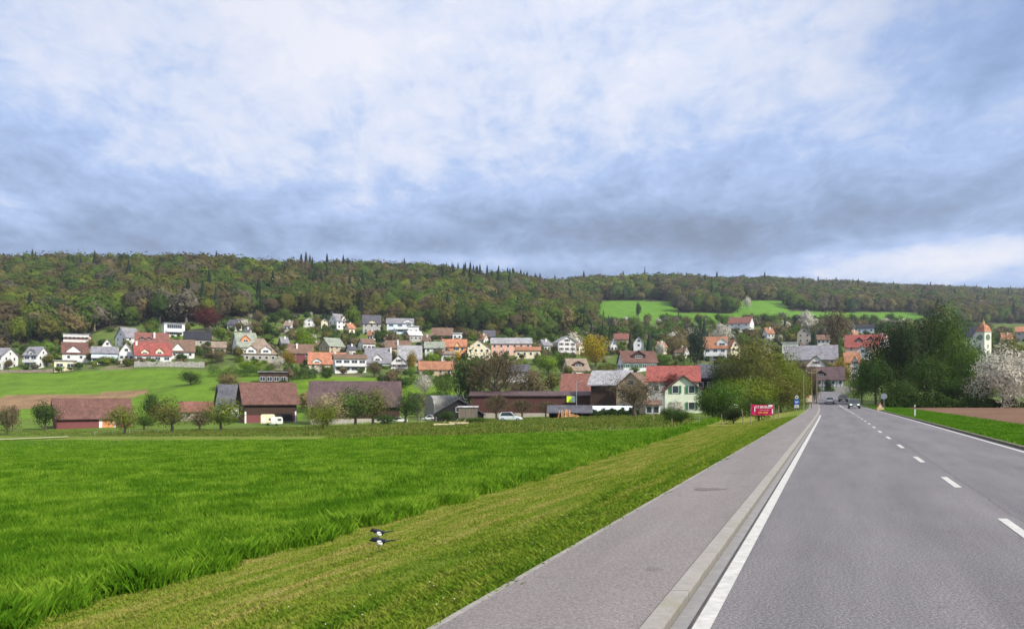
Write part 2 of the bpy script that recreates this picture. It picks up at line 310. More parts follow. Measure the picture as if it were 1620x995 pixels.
def build_ground():
    nu, ny = 640, 520
    u = np.linspace(-1.25, 1.25, nu); t = np.linspace(0, 1, ny)
    Yg = 4 * np.exp(t * math.log(6500 / 4)) - 12
    U, YY = np.meshgrid(u, Yg); X = U * (YY + 12); Z = tz(X, YY)
    Yp = np.maximum(YY, 1); px = CX + F * X / Yp; row = HY - (Z - CH) / Yp * F; off = X - 0.3885 * YY - bend(YY)
    fo = is_forest(px, row, YY)
    nz = (np.sin(X * 0.031 + 1.3) * np.cos(YY * 0.027) + np.sin(X * 0.11 + YY * 0.07))
    Z = Z + np.where(YY > 260, nz * 0.25, 0)
    c = np.zeros(X.shape + (3,)); c[:] = (0.085, 0.125, 0.026)                       # rough grass
    def put(m, col): c[m] = col
    far = np.interp(px, [0, 500, 620, 720, 900, 1085], [697, 697, 692, 690, 685, 677])
    put((YY > 60) & (YY < 250) & (off < -8), (0.105, 0.165, 0.022))
    put((row <= far) & (row > far - 6) & (px < 520) & (YY < 220) & (off < -12), (0.15, 0.19, 0.03))
    put((YY > 245) & (YY < 345) & (px < 480), (0.105, 0.19, 0.016))
    up = 628 - px * 0.048; lo = 653 - px * 0.125
    put((row > up) & (row < lo) & (px < 235) & (YY > 240) & (YY < 345), (0.24, 0.155, 0.085))
    put((YY > 275) & (YY < 370) & (px > 480) & (px < 720), (0.12, 0.21, 0.012))
    put((YY > 345) & (px < 900), (0.095, 0.135, 0.034))
    gp = np.sin(X * 0.19 + 2) * np.sin(YY * 0.13) + 0.6 * np.sin(X * 0.07 + YY * 0.11); put((YY > 345) & (row > 500) & (gp > 0.75), (0.17, 0.15, 0.09)); put((YY > 345) & (row > 500) & (gp < -0.8), (0.11, 0.17, 0.028))
    put((row < 512) & (YY > 600) & (px > 900), (0.095, 0.215, 0.018))
    put(fo, (0.050, 0.052, 0.026))
    put((row > far) & (off < edge_off(YY)) & (YY < 220), (0.025, 0.075, 0.008))        # soil and stalks under the tall crop
    put((off > 12.3) & (YY < 152) & (off < 260), (0.17, 0.10, 0.065))                 # ploughed field on the right
    idx = np.arange(nu * ny).reshape(ny, nu)
    f = np.stack([idx[:-1, :-1], idx[:-1, 1:], idx[1:, 1:], idx[1:, :-1]], -1).reshape(-1, 4)
    # ground material
    m, nt, b = base_mat('ground_cover', 0.95, 0.1)
    at_ = nn(nt, 'ShaderNodeAttribute', attribute_name='zone'); g = nn(nt, 'ShaderNodeNewGeometry'); sp = nn(nt, 'ShaderNodeSeparateXYZ'); nt.links.new(g.outputs['Position'], sp.inputs[0])
    x, y, z = sp.outputs
    offn = math_(nt, 'SUBTRACT', x, math_(nt, 'MULTIPLY', y, 0.3885))
    cb = nn(nt, 'ShaderNodeCombineXYZ'); nt.links.new(math_(nt, 'MULTIPLY', offn, 3.0), cb.inputs[0]); nt.links.new(math_(nt, 'MULTIPLY', y, 0.35), cb.inputs[1])
    ns = nn(nt, 'ShaderNodeTexNoise', i_Scale=0.7, i_Detail=7, i_Roughness=0.7); nt.links.new(cb.outputs[0], ns.inputs['Vector'])
    nf = nn(nt, 'ShaderNodeTexNoise', i_Scale=9.0, i_Detail=4, i_Roughness=0.75); nt.links.new(g.outputs['Position'], nf.inputs['Vector'])
    nl = nn(nt, 'ShaderNodeTexNoise', i_Scale=0.12, i_Detail=5, i_Roughness=0.6); nt.links.new(g.outputs['Position'], nl.inputs['Vector'])
    nm = nn(nt, 'ShaderNodeTexNoise', i_Scale=0.9, i_Detail=5, i_Roughness=0.7); nt.links.new(g.outputs['Position'], nm.inputs['Vector'])
    vg = ramp(nt, ns.outputs[0], [(0.30, (0.10, 0.17, 0.014)), (0.45, (0.17, 0.22, 0.025)), (0.55, (0.25, 0.25, 0.05)), (0.70, (0.33, 0.28, 0.11))])
    # greener towards the pavement and past the mown strip
    gr = sstep(nt, math_(nt, 'ADD', offn, math_(nt, 'MULTIPLY', math_(nt, 'SUBTRACT', ns.outputs[0], 0.5), 3.0)), -6.2, -4.0)
    vg = mixc(nt, math_(nt, 'MULTIPLY', gr, 0.6), vg, (0.10, 0.185, 0.016))
    vg = mixc(nt, 0.6, vg, ramp(nt, nf.outputs[0], [(0.3, 0.45), (0.7, 1.15)]), 'MULTIPLY')
    eo = math_(nt, 'SUBTRACT', -10.0, math_(nt, 'MULTIPLY', math_(nt, 'MAXIMUM', math_(nt, 'SUBTRACT', y, 25.0), 0.0), 0.055))
    d = math_(nt, 'SUBTRACT', offn, math_(nt, 'ADD', eo, math_(nt, 'MULTIPLY', math_(nt, 'SUBTRACT', nf.outputs[0], 0.5), 0.5)))
    mask = math_(nt, 'MULTIPLY', sstep(nt, d, -0.05, 0.15), math_(nt, 'LESS_THAN', offn, 0.0))
    mask = math_(nt, 'MULTIPLY', mask, sstep(nt, y, 150.0, 110.0))
    zc = mixc(nt, 0.75, at_.outputs['Color'], ramp(nt, nl.outputs[0], [(0.3, 0.62), (0.7, 1.3)]), 'MULTIPLY')
    zc = mixc(nt, 0.6, zc, ramp(nt, nm.outputs[0], [(0.3, 0.6), (0.7, 1.25)]), 'MULTIPLY')
    c_ = mixc(nt, mask, zc, vg); nt.links.new(c_, b.inputs['Base Color'])
    bp = nn(nt, 'ShaderNodeBump', i_Strength=0.7, i_Distance=0.06); nt.links.new(nf.outputs[0], bp.inputs['Height']); nt.links.new(bp.outputs[0], b.inputs['Normal'])
    me = np_mesh('ground', np.stack([X, YY, Z], -1).reshape(-1, 3), f, m, smooth=True)
    a = me.color_attributes.new('zone', 'FLOAT_COLOR', 'POINT')
    a.data.foreach_set('color', np.concatenate([c, np.ones(X.shape + (1,))], -1).astype(np.float32).ravel())
    tag(link('ground', me), kind='structure')
build_ground()

# ------------------------------------------------------------------ road, kerbs, pavement, markings
YS = np.concatenate([np.arange(-10, 40, 0.5), np.arange(40, 120, 2.0), np.arange(120, 262, 4.0)])
def strip(name, o0, o1, dz, mt, ys=YS, thick=0.0, kind='structure', parent=None, crown=None):
    """a ribbon at road offsets o0..o1 that follows the road"""
    v = []; f = []
    offs = [o0, o1]
    if thick: offs = [o0, o0, o1, o1]; dzs = [-thick, 0, 0, -thick]
    else: dzs = [0, 0]
    n = len(offs)
    for y in ys:
        s = float(bend(y)); zr = float(road_z(y))
        for o, q in zip(offs, dzs): v.append((o + 0.3885 * y + s, y, zr + dz + q))
    for i in range(len(ys) - 1):
        for k in range(n - 1): a = i * n + k; f.append((a, a + 1, a + n + 1, a + n))
    if thick: f.append(tuple(range(n))); f.append(tuple(range(len(v) - 1, len(v) - 1 - n, -1)))
    me = bpy.data.meshes.new(name); me.from_pydata(v, [], f); me.materials.append(mt); me.update()
    o = link(name, me, parent)
    if parent is None: tag(o, kind=kind)
    return o
def asphalt(name, c0, c1, tint, speck=0.45, tracks=True):
    m, nt, b = base_mat(name, 0.85, 0.25)
    g = nn(nt, 'ShaderNodeNewGeometry'); sp = nn(nt, 'ShaderNodeSeparateXYZ'); nt.links.new(g.outputs['Position'], sp.inputs[0])
    x, y, z = sp.outputs; off = math_(nt, 'SUBTRACT', x, math_(nt, 'MULTIPLY', y, 0.3885))
    cb = nn(nt, 'ShaderNodeCombineXYZ'); nt.links.new(off, cb.inputs[0]); nt.links.new(math_(nt, 'MULTIPLY', y, 0.12), cb.inputs[1])
    a = nn(nt, 'ShaderNodeTexNoise', i_Scale=0.9, i_Detail=6, i_Roughness=0.65); nt.links.new(cb.outputs[0], a.inputs['Vector'])
    q = nn(nt, 'ShaderNodeTexNoise', i_Scale=0.5, i_Detail=5, i_Roughness=0.6); nt.links.new(g.outputs['Position'], q.inputs['Vector'])
    s = nn(nt, 'ShaderNodeTexNoise', i_Scale=38.0, i_Detail=3, i_Roughness=0.9); nt.links.new(g.outputs['Position'], s.inputs['Vector'])
    s2 = nn(nt, 'ShaderNodeTexVoronoi', i_Scale=55.0); nt.links.new(g.outputs['Position'], s2.inputs['Vector'])
    c = ramp(nt, a.outputs[0], [(0.3, c0), (0.7, c1)])
    c = mixc(nt, 0.35, c, ramp(nt, q.outputs[0], [(0.35, tint), (0.65, (1, 1, 1))]), 'MULTIPLY')
    c = mixc(nt, speck, c, ramp(nt, s.outputs[0], [(0.35, 0.30), (0.5, 0.9), (0.66, 1.9)]), 'MULTIPLY')
    c = mixc(nt, speck * 0.6, c, ramp(nt, s2.outputs['Distance'], [(0.1, 0.55), (0.5, 1.15)]), 'MULTIPLY')
    if tracks:   # worn wheel tracks a little darker and smoother
        w = nn(nt, 'ShaderNodeMath', operation='SINE'); nt.links.new(math_(nt, 'MULTIPLY', math_(nt, 'ADD', off, 0.55), 3.5), w.inputs[0])
        c = mixc(nt, 0.12, c, ramp(nt, math_(nt, 'ADD', math_(nt, 'MULTIPLY', w.outputs[0], 0.5), 0.5), [(0.2, 1.0), (0.9, 0.6)]), 'MULTIPLY')
        # thin tar-filled seam along the middle
        sm = math_(nt, 'ABSOLUTE', math_(nt, 'SUBTRACT', off, math_(nt, 'ADD', 2.86, math_(nt, 'MULTIPLY', math_(nt, 'SUBTRACT', q.outputs[0], 0.5), 0.25))))
        c = mixc(nt, math_(nt, 'MULTIPLY', sstep(nt, sm, 0.05, 0.01), 0.35), c, (0.06, 0.06, 0.065))
    # hairline cracks where the surface is tired, and faint oil stains
    ck = nn(nt, 'ShaderNodeTexVoronoi', feature='DISTANCE_TO_EDGE', i_Scale=0.55); nt.links.new(mixc(nt, 0.35, g.outputs['Position'], q.outputs[1]), ck.inputs['Vector'])
    cm = math_(nt, 'MULTIPLY', sstep(nt, ck.outputs[0], 0.012, 0.003), sstep(nt, a.outputs[0], 0.56, 0.64))
    c = mixc(nt, math_(nt, 'MULTIPLY', cm, 0.28), c, (0.04, 0.04, 0.04))
    oi_ = nn(nt, 'ShaderNodeTexNoise', i_Scale=1.7, i_Detail=3, i_Roughness=0.5); nt.links.new(g.outputs['Position'], oi_.inputs['Vector'])
    c = mixc(nt, math_(nt, 'MULTIPLY', sstep(nt, oi_.outputs[0], 0.66, 0.74), 0.35), c, (0.06, 0.055, 0.06))
    nt.links.new(c, b.inputs['Base Color'])
    bp = nn(nt, 'ShaderNodeBump', i_Strength=0.35, i_Distance=0.01); nt.links.new(s.outputs[0], bp.inputs['Height']); nt.links.new(bp.outputs[0], b.inputs['Normal'])
    return m
m_road = asphalt('road_asphalt', (0.122, 0.120, 0.127), (0.185, 0.178, 0.183), (0.82, 0.76, 0.84), 0.85)
m_pave = asphalt('pavement_asphalt', (0.165, 0.150, 0.147), (0.215, 0.195, 0.190), (0.88, 0.83, 0.85), 0.5, False)
def kerb_mat():
    m, nt, b = base_mat('kerb_concrete', 0.85, 0.25)
    g = nn(nt, 'ShaderNodeNewGeometry'); sp = nn(nt, 'ShaderNodeSeparateXYZ'); nt.links.new(g.outputs['Position'], sp.inputs[0])
    n = nn(nt, 'ShaderNodeTexNoise', i_Scale=6.0, i_Detail=7, i_Roughness=0.75); nt.links.new(g.outputs['Position'], n.inputs['Vector'])
    n2 = nn(nt, 'ShaderNodeTexNoise', i_Scale=0.8, i_Detail=4, i_Roughness=0.7); nt.links.new(g.outputs['Position'], n2.inputs['Vector'])
    c = ramp(nt, n.outputs[0], [(0.3, (0.235, 0.22, 0.20)), (0.7, (0.32, 0.305, 0.28))])
    c = mixc(nt, math_(nt, 'MULTIPLY', sstep(nt, n2.outputs[0], 0.52, 0.72), 0.7), c, (0.22, 0.21, 0.13))
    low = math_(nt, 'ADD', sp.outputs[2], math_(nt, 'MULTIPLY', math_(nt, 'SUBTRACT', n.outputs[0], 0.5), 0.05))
    c = mixc(nt, math_(nt, 'MULTIPLY', sstep(nt, low, 0.088, 0.055), 0.62), c, (0.10, 0.092, 0.075))   # grime plus painted shade on the kerb's face, to bring out its relief
    fr = math_(nt, 'FRACT', math_(nt, 'DIVIDE', sp.outputs[1], 1.86))     # a joint every metre along the road
    jt = math_(nt, 'LESS_THAN', fr, 0.007)
    c = mixc(nt, math_(nt, 'MULTIPLY', jt, 0.8), c, (0.05, 0.045, 0.035)); nt.links.new(c, b.inputs['Base Color'])
    bp = nn(nt, 'ShaderNodeBump', i_Strength=0.4, i_Distance=0.01); nt.links.new(n.outputs[0], bp.inputs['Height']); nt.links.new(bp.outputs[0], b.inputs['Normal'])
    return m
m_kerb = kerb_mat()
m_line = mat('road_paint', (0.45, 0.45, 0.43), 0.7, 0.22, 7.0, coord='Object', detail=8)
m_gut = mat('gutter_concrete', (0.22, 0.215, 0.215), 0.85, 0.18, 5.0, detail=8)
m_tar = mat('tar_joint', (0.06, 0.055, 0.055), 0.8, 0.3, 4.0)
strip('road', -1.29, 6.78, 0.0, m_road)
strip('road_gutter', -1.288, -1.15, 0.004, m_gut)
strip('tar_seam', -1.15, -1.125, 0.006, m_tar)
strip('pavement', -3.02, -1.46, 0.085, m_pave, thick=0.3)
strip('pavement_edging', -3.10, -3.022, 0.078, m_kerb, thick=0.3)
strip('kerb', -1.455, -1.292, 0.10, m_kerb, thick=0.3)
strip('kerb_joint', -1.4605, -1.4545, 0.088, m_tar, thick=0.05)
strip('kerb', 6.79, 6.97, 0.09, mat('mossy_kerb', (0.13, 0.125, 0.085), 0.9, 0.4, 2.0), thick=0.3)
strip('edge_line', -1.115, -0.965, 0.006, m_line, ys=np.concatenate([np.arange(-10, 40, 0.5), np.arange(40, 84.1, 2.0)]))
strip('edge_line', 6.40, 6.55, 0.006, m_line, ys=np.concatenate([np.arange(-10, 40, 0.5), np.arange(40, 140, 2.0)]))
k = 0
for i in range(-2, 13):
    yc = 11.4 + 6.5 * i; ce = 2.60 + (0.0 if i < 6 else 0.02)
    tag(strip('lane_dash', ce - 0.075, ce + 0.075, 0.006, m_line, ys=np.linspace(yc - 1.1, yc + 1.1, 5)), group='broken centre line dashes')
strip('centre_line', 2.54, 2.66, 0.006, m_line, ys=np.arange(91, 171, 3.0))
strip('centre_line', 2.82, 2.92, 0.006, m_line, ys=np.arange(120, 171, 3.0))
# dark damp patch across the pavement
pv = []; n = 22
for i in range(n):
    a = 2 * math.pi * i / n; r = 1 + 0.22 * math.sin(3 * a + 1) + 0.12 * math.sin(7 * a)
    oy = 15.75 + 0.24 * r * math.sin(a); oo = -2.35 + 0.30 * r * math.cos(a); pv.append((oo + 0.3885 * oy, oy, 0.089))
me = bpy.data.meshes.new('pavement_patch'); me.from_pydata(pv, [], [tuple(range(n))]); me.materials.append(mat('damp_asphalt', (0.13, 0.11, 0.105), 0.6, 0.3, 6.0)); tag(link('pavement_patch', me), kind='structure')
# pale strip at the far left edge of the crop
pz = []
for p, yy in ((-60, 148), (108, 152)):
    a = at(p, yy); b2 = at(p, yy + 5); pz += [(a.x, a.y, a.z + 0.25), (b2.x, b2.y, b2.z + 0.25)]
me = bpy.data.meshes.new('path'); me.from_pydata(pz, [], [(0, 2, 3, 1)]); me.materials.append(mat('pale_gravel', (0.55, 0.55, 0.38), 0.9, 0.15, 1.0)); tag(link('path', me), kind='structure')
DBG = 0
HS = []

# ------------------------------------------------------------------ houses
WALL = dict(white=(0.66, 0.66, 0.65), bluish=(0.60, 0.68, 0.74), cream=(0.72, 0.64, 0.45), yellow=(0.72, 0.56, 0.24), tan=(0.45, 0.35, 0.24), pink=(0.68, 0.42, 0.33),
            green=(0.64, 0.69, 0.54), grey=(0.38, 0.37, 0.35), stone=(0.36, 0.33, 0.28), orange=(0.62, 0.26, 0.12), redwall=(0.17, 0.055, 0.055))
WOOD = dict(darkwood=(0.055, 0.032, 0.024), redwood=(0.080, 0.034, 0.030), greywood=(0.16, 0.135, 0.11), black=(0.02, 0.018, 0.02))
ROOF = dict(red=(0.30, 0.085, 0.070), maroon=(0.150, 0.075, 0.060), orange=(0.44, 0.19, 0.11), brown=(0.19, 0.12, 0.085), rust=(0.34, 0.16, 0.09), tan=(0.27, 0.21, 0.16), grey=(0.24, 0.235, 0.26),
            lightgrey=(0.33, 0.33, 0.345), slate=(0.10, 0.10, 0.12), purple=(0.105, 0.068, 0.072), greenish=(0.27, 0.30, 0.24), black=(0.03, 0.03, 0.04), redbrown=(0.22, 0.095, 0.075), white=(0.6, 0.6, 0.6), pale=(0.58, 0.56, 0.60))
def wmat(k): return mat('wall_' + k, WALL[k], 0.85, 0.10, 0.8, detail=7) if k in WALL else plank_mat('planks_' + k, WOOD[k])
def rmat(k): return roof_mat('roof_' + k, ROOF[k])
M_FR = mat('white_frame', (0.72, 0.72, 0.70), 0.6, 0.05); M_DK = mat('dark_trim', (0.06, 0.045, 0.04), 0.7, 0.3)
M_GL = glass_mat(); M_SH = {k: mat('shutter_' + k, c, 0.7, 0.15) for k, c in dict(green=(0.05, 0.16, 0.07), red=(0.25, 0.05, 0.04), brown=(0.14, 0.07, 0.04)).items()}
_wc = {}
def window(parent, x, y, z, w, h, rz=0.0, sh=None, dark=False):
    """a window centred on (x, y, z) whose outside looks along local -Y"""
    key = (round(w, 1), round(h, 1), dark)
    if key not in _wc:
        f = MB(); t = 0.09
        f.box(-w/2 - t, w/2 + t, -0.07, 0.05, -h/2 - t, -h/2); f.box(-w/2 - t, w/2 + t, -0.07, 0.05, h/2, h/2 + t)
        f.box(-w/2 - t, -w/2, -0.07, 0.05, -h/2, h/2); f.box(w/2, w/2 + t, -0.07, 0.05, -h/2, h/2)
        k = max(1, round(w / 1.0))
        for i in range(1, k): f.box(-w/2 + w*i/k - 0.035, -w/2 + w*i/k + 0.035, -0.06, 0.05, -h/2, h/2)
        p = MB(); p.box(-w/2, w/2, -0.03, 0.04, -h/2, h/2)
        _wc[key] = (f.mesh('window', M_DK if dark else M_FR), p.mesh('pane', M_GL))
    fm, pm = _wc[key]
    o = link('window', fm, parent, (x, y, z), rz); link('pane', pm, o)
    if sh:
        for s in (-1, 1):
            c = (s * (w/2 + 0.09 + w * 0.24), -0.05, 0); q = MB(); q.box(c[0] - w*0.23, c[0] + w*0.23, -0.10, -0.05, -h/2 - 0.05, h/2 + 0.05); q.build('shutter', M_SH[sh], o)
    return o
PLACES = []; FOOT = []
def house(label, x0, x1, ridge, eave, Y, axis='x', roof='brown', wall='white', D=9.0, yaw=0, win=3, fl=2, dorm=(), chim=(), balc=(), sh=None, name='house', cat='house',
          lwall=None, gwin=True, over=0.55, group=None, ww=1.1, wh=1.2, plinth=None, base=None, side=1, ref=None):
    u = ((x0 + x1) / 2 - CX) / F; los = math.atan(-u); yw = R(yaw) + los
    Yc = Y + D * 0.5; X = u * Yc
    span = (x1 - x0) / F * Y; a = abs(R(yaw)); ca = math.cos(los)
    W = (span * ca - D * math.sin(a)) / math.cos(a) - 2 * over * 0.8
    if W < 2.5: W = max(2.5, span * 0.6)
    Xf, Yf = X, Y
    g = tzf(Xf, Y + 1); 
    if base is not None: g = zrow(base, Y)
    ze = zrow(eave, Y); zr = zrow(ridge, Yc if axis != 'y' else Y + 0.5)
    he = ze - g; hr = zr - g
    if he < 1.6: he = 1.6 if axis != 'f' else max(he, 1.2)
    if hr < he + 0.3 and axis != 'f': hr = he + 0.8
    HS.append((X, Yc, yw, W, D, ref or label, (x0 + x1) / 2, Y, he))
    if DBG and Y > 285 and name == 'house':
        want = min(max(he, fl * 2.65), fl * 2.65 + 1.2); print('TERR (%.1f, %.1f, %.2f),' % (X, Yc - D * 0.3, he - want), round(he, 1), round(hr, 1), round(W, 1), label[:40])
    t = empty(name, (X, Yc, g), yw, label, cat, group)
    PLACES.append((ref or label, (x0 + x1) / 2, Y, (ridge + eave) / 2)); FOOT.append((x0 - 4, x1 + 4, ridge - 2, rowof(0, Y, g), Y))
    hw, hd = W / 2, D / 2; B = -2.5
    wm = wmat(wall)
    if axis == 'y':
        wl = MB(); wl.prism([(-hw, B), (hw, B), (hw, he), (0, hr - 0.12), (-hw, he)], -hd, hd, 'xz'); wo = wl.build('wall', wm, t)
        s = (hr - he) / hw; e = over; rf = MB(); th = 0.24
        rf.prism([(-hw - e, he - s * e), (0, hr), (hw + e, he - s * e), (hw + e, he - s * e + th), (0, hr + th), (-hw - e, he - s * e + th)], -hd - e, hd + e, 'xz')
        ro = rf.build('roof', rmat(roof), t); rz_at = lambda x, y: hr - s * abs(x)
    elif axis == 'x':
        wl = MB(); wl.prism([(-hd, B), (hd, B), (hd, he), (0, hr - 0.12), (-hd, he)], -hw, hw, 'yz'); wo = wl.build('wall', wm, t)
        s = (hr - he) / hd; e = over; rf = MB(); th = 0.24
        rf.prism([(-hd - e, he - s * e), (0, hr), (hd + e, he - s * e), (hd + e, he - s * e + th), (0, hr + th), (-hd - e, he - s * e + th)], -hw - e, hw + e, 'yz')
        ro = rf.build('roof', rmat(roof), t); rz_at = lambda x, y: hr - s * abs(y)
    elif axis == 'h':      # hipped
        wl = MB(); wl.box(-hw, hw, -hd, hd, B, he); wo = wl.build('wall', wm, t)
        e = over; q = min(hd, hw * 0.8); rf = MB(); s = (hr - he) / (hd + e)
        rf.poly([(-hw - e, -hd - e, he), (hw + e, -hd - e, he), (hw + e, hd + e, he), (-hw - e, hd + e, he), (-hw + q, 0, hr), (hw - q, 0, hr)],
                [(0, 1, 5, 4), (1, 2, 5), (2, 3, 4, 5), (3, 0, 4), (0, 3, 2, 1)]); ro = rf.build('roof', rmat(roof), t); rz_at = lambda x, y: hr - s * abs(y)
    else:                  # flat roof with an overhanging slab
        he = hr - 0.35
        wl = MB(); wl.box(-hw, hw, -hd, hd, B, he); wo = wl.build('wall', wm, t)
        rf = MB(); rf.box(-hw - over, hw + over, -hd - over, hd + over, he + 0.002, hr); ro = rf.build('roof', rmat(roof), t); rz_at = lambda x, y: hr
    if plinth:
        ph, pm = plinth; q = MB(); q.box(-hw - 0.04, hw + 0.04, -hd - 0.04, hd + 0.04, B, ph); q.build('base_wall', wmat(pm), t)
    # windows: front rows, the side that shows
    fh = max(2.5, he / max(fl, 1))
    front_floors = [fh * (i + 0.55) for i in range(fl) if fh * (i + 0.55) + wh / 2 < he - 0.15]
    if not front_floors and he > 1.9: front_floors = [he * 0.52]
    for z in front_floors:
        hh = min(wh, he * 0.6)
        for i in range(win):
            x = -hw + W * (i + 0.5) / win; w = min(ww, W / max(win, 1) * 0.7)
            window(t, x, -hd - 0.05, z, w, hh, 0, sh)
    if axis == 'y' and gwin and hr - he > 1.6: window(t, 0, -hd - 0.05, he + (hr - he) * 0.30, min(1.4, hw * 0.5), min(1.1, (hr - he) * 0.35), 0, sh)
    for sd_ in ((1, R(90)), (-1, R(-90))):
        if axis == 'f' and False: continue
        if win:
            for z in front_floors[:2]:
                for j in (-0.25, 0.25): window(t, sd_[0] * (hw + 0.05), j * D, z, min(1.0, ww), min(wh, he * 0.6), sd_[1], sh)
            if axis == 'x' and hr - he > 2: window(t, sd_[0] * (hw + 0.05), 0, he + (hr - he) * 0.3, 0.9, 0.9, sd_[1], None)
    for (s_, dw, rz0, rz1, wc_, rc_) in dorm:       # gabled dormers standing on the front roof slope
        x = s_ * hw; z1 = zrow(rz0, Y) - g; z0 = zrow(rz1, Y) - g; ze_ = z0 + (z1 - z0) * 0.45
        if axis == 'x':
            yf = -(hr - z0) / max(s, 0.05) if z0 > he - 0.5 else -hd - 0.06
            yf = max(-hd - 0.06, yf); yb = -(hr - z1) / max(s, 0.05) if z1 < hr else 0
            yb = max(yb, yf + 0.8)
        else: yf = -hd - 0.3; yb = 0.0
        d = MB(); d.prism([(x - dw/2, z0 - 0.6), (x + dw/2, z0 - 0.6), (x + dw/2, ze_), (x, z1 - 0.1), (x - dw/2, ze_)], yf, yb + 0.3, 'xz'); do = d.build('dormer', wmat(wc_), t)
        k = (z1 - ze_) / (dw / 2); q = 0.35; r_ = MB()
        r_.prism([(x - dw/2 - q, ze_ - k * q), (x, z1), (x + dw/2 + q, ze_ - k * q), (x + dw/2 + q, ze_ - k * q + 0.16), (x, z1 + 0.16), (x - dw/2 - q, ze_ - k * q + 0.16)], yf - 0.35, yb + 0.5, 'xz')
        r_.build('dormer_roof', rmat(rc_), do)
        window(do, x, yf - 0.05, z0 + (ze_ - z0) * 0.5, dw * 0.5, max(0.5, (ze_ - z0) * 0.6))
    for (s_, q_, hgt, cm) in chim:
        x = s_ * hw; y = q_ * hd; zb = rz_at(x, y); c = MB(); c.box(x - 0.4, x + 0.4, y - 0.35, y + 0.35, zb - 1.2, max(hr, zb) + hgt); c.box(x - 0.48, x + 0.48, y - 0.43, y + 0.43, max(hr, zb) + hgt, max(hr, zb) + hgt + 0.12)
        c.build('chimney', wmat(cm), ro)
    for (z, w0, w1, cm) in balc:
        b = MB(); dp = 1.4; xa, xb = w0 * hw, w1 * hw
        b.box(xa, xb, -hd - dp, -hd - 0.01, z - 0.18, z); b.box(xa, xb, -hd - dp, -hd - dp + 0.08, z + 0.12, z + 0.95)
        b.box(xa, xa + 0.08, -hd - dp + 0.08, -hd - 0.01, z + 0.12, z + 0.95); b.box(xb - 0.08, xb, -hd - dp + 0.08, -hd - 0.01, z + 0.12, z + 0.95)
        for i in range(int((xb - xa) / 1.6) + 1): b.box(xa + i * 1.6, xa + i * 1.6 + 0.07, -hd - dp + 0.005, -hd - dp + 0.075, z - 0.02, z + 0.13)
        b.build('balcony', wmat(cm), t)
    t['_'] = 0; del t['_']
    t_dims = (W, D, he, hr); return t, t_dims
H = house
# --- left hillside rows
H('white two storey house with balconies at the photo\'s left edge', -30, 31, 551, 562, 356, 'x', 'grey', 'white', D=10, yaw=-38, win=3, fl=2, balc=((3.0, -0.8, 0.8, 'bluish'),), ww=2.2, ref='the white balcony house at the left edge')
H('white house with a long dark window band and solar grey roof', 36, 80, 549, 561, 358, 'x', 'grey', 'white', D=8, yaw=-36, win=2, fl=2, ww=3.2, dorm=((0.1, 2.6, 553, 561, 'white', 'slate'),), balc=((2.6, -0.9, 0.9, 'white'),), ref='the white house with a dark window band')
H('low cream flat garage at the meadow\'s upper edge', 84, 122, 570, 571, 350, 'f', 'lightgrey', 'cream', D=6, win=2, fl=1, ww=2.4, name='garage', cat='garage', ref='the low cream garage')
H('long flat apartment block with white balcony bands above a maroon roof', 99, 146, 529, 530, 425, 'f', 'lightgrey', 'pink', D=10, yaw=-6, win=6, fl=2, balc=((3.0, -1, 1, 'white'), (5.6, -1, 1, 'white')), ref='the long flat block with balcony bands')
H('maroon roofed house with a white front gable and green trim', 97, 140, 542, 558, 376, 'x', 'maroon', 'white', D=9, win=2, fl=1, dorm=((-0.1, 6.0, 547, 563, 'white', 'maroon'),), ref='the maroon roofed house with a front gable')
H('small white pointed gable house behind the grey roofs', 160, 180, 536, 547, 402, 'y', 'lightgrey', 'white', D=9, win=1, fl=2, ref='the small white pointed gable house')
H('grey roofed bluish house with a skylight ridge strip', 143, 190, 549, 558, 372, 'x', 'grey', 'bluish', D=9, win=4, fl=2, yaw=-4, ww=1.6, balc=((2.4, -1.0, -0.2, 'bluish'),), ref='the bluish house with a grey roof')
H('wide white gable with a glazed upper triangle and eaves trim', 187, 213, 543, 558, 364, 'y', 'white', 'white', D=10, win=3, fl=1, ww=1.5, ref='the white gable with a glazed triangle')
H('bright red roofed white house with two arched white dormers', 210, 273, 543, 561, 360, 'x', 'red', 'white', D=10, yaw=3, win=4, fl=1, ww=2.0, dorm=((-0.45, 3.2, 552, 560, 'cream', 'red'), (0.35, 3.2, 550, 560, 'cream', 'red')), chim=((-0.9, -0.2, 0.6, 'white'),), ref='the bright red roofed house')
H('red brown roofed house behind the bright red roof with a white chimney', 213, 268, 527, 541, 398, 'x', 'redbrown', 'tan', D=10, win=3, fl=2, dorm=((-0.6, 2.6, 533, 538, 'darkwood', 'redbrown'), (-0.2, 2.6, 533, 538, 'darkwood', 'redbrown')), chim=((0.15, -0.55, 0.1, 'white'),), ref='the red brown roof with a white chimney')
H('grey shingled house with a white left gable below the forest', 181, 224, 519, 533, 432, 'x', 'grey', 'white', D=10, yaw=32, win=2, fl=2, ref='the grey shingled house with a white left gable')
H('white modern box house with a wide black picture window', 254, 294, 512, 513, 452, 'f', 'lightgrey', 'white', D=10, yaw=8, win=1, fl=2, ww=9.0, wh=2.0, balc=((2.4, -0.8, 0.8, 'white'),), ref='the white modern box with a picture window')
H('white pointed gable house with a taupe roof above a stone wall', 268, 309, 538, 555, 374, 'x', 'brown', 'white', D=9, win=3, fl=1, dorm=((-0.35, 5.0, 543, 561, 'white', 'brown'),), ref='the white gable house with a taupe roof')
H('long black roofed bungalow right of the white modern box', 290, 335, 525, 536, 430, 'x', 'black', 'stone', D=9, win=4, fl=1, ref='the long black roofed bungalow')
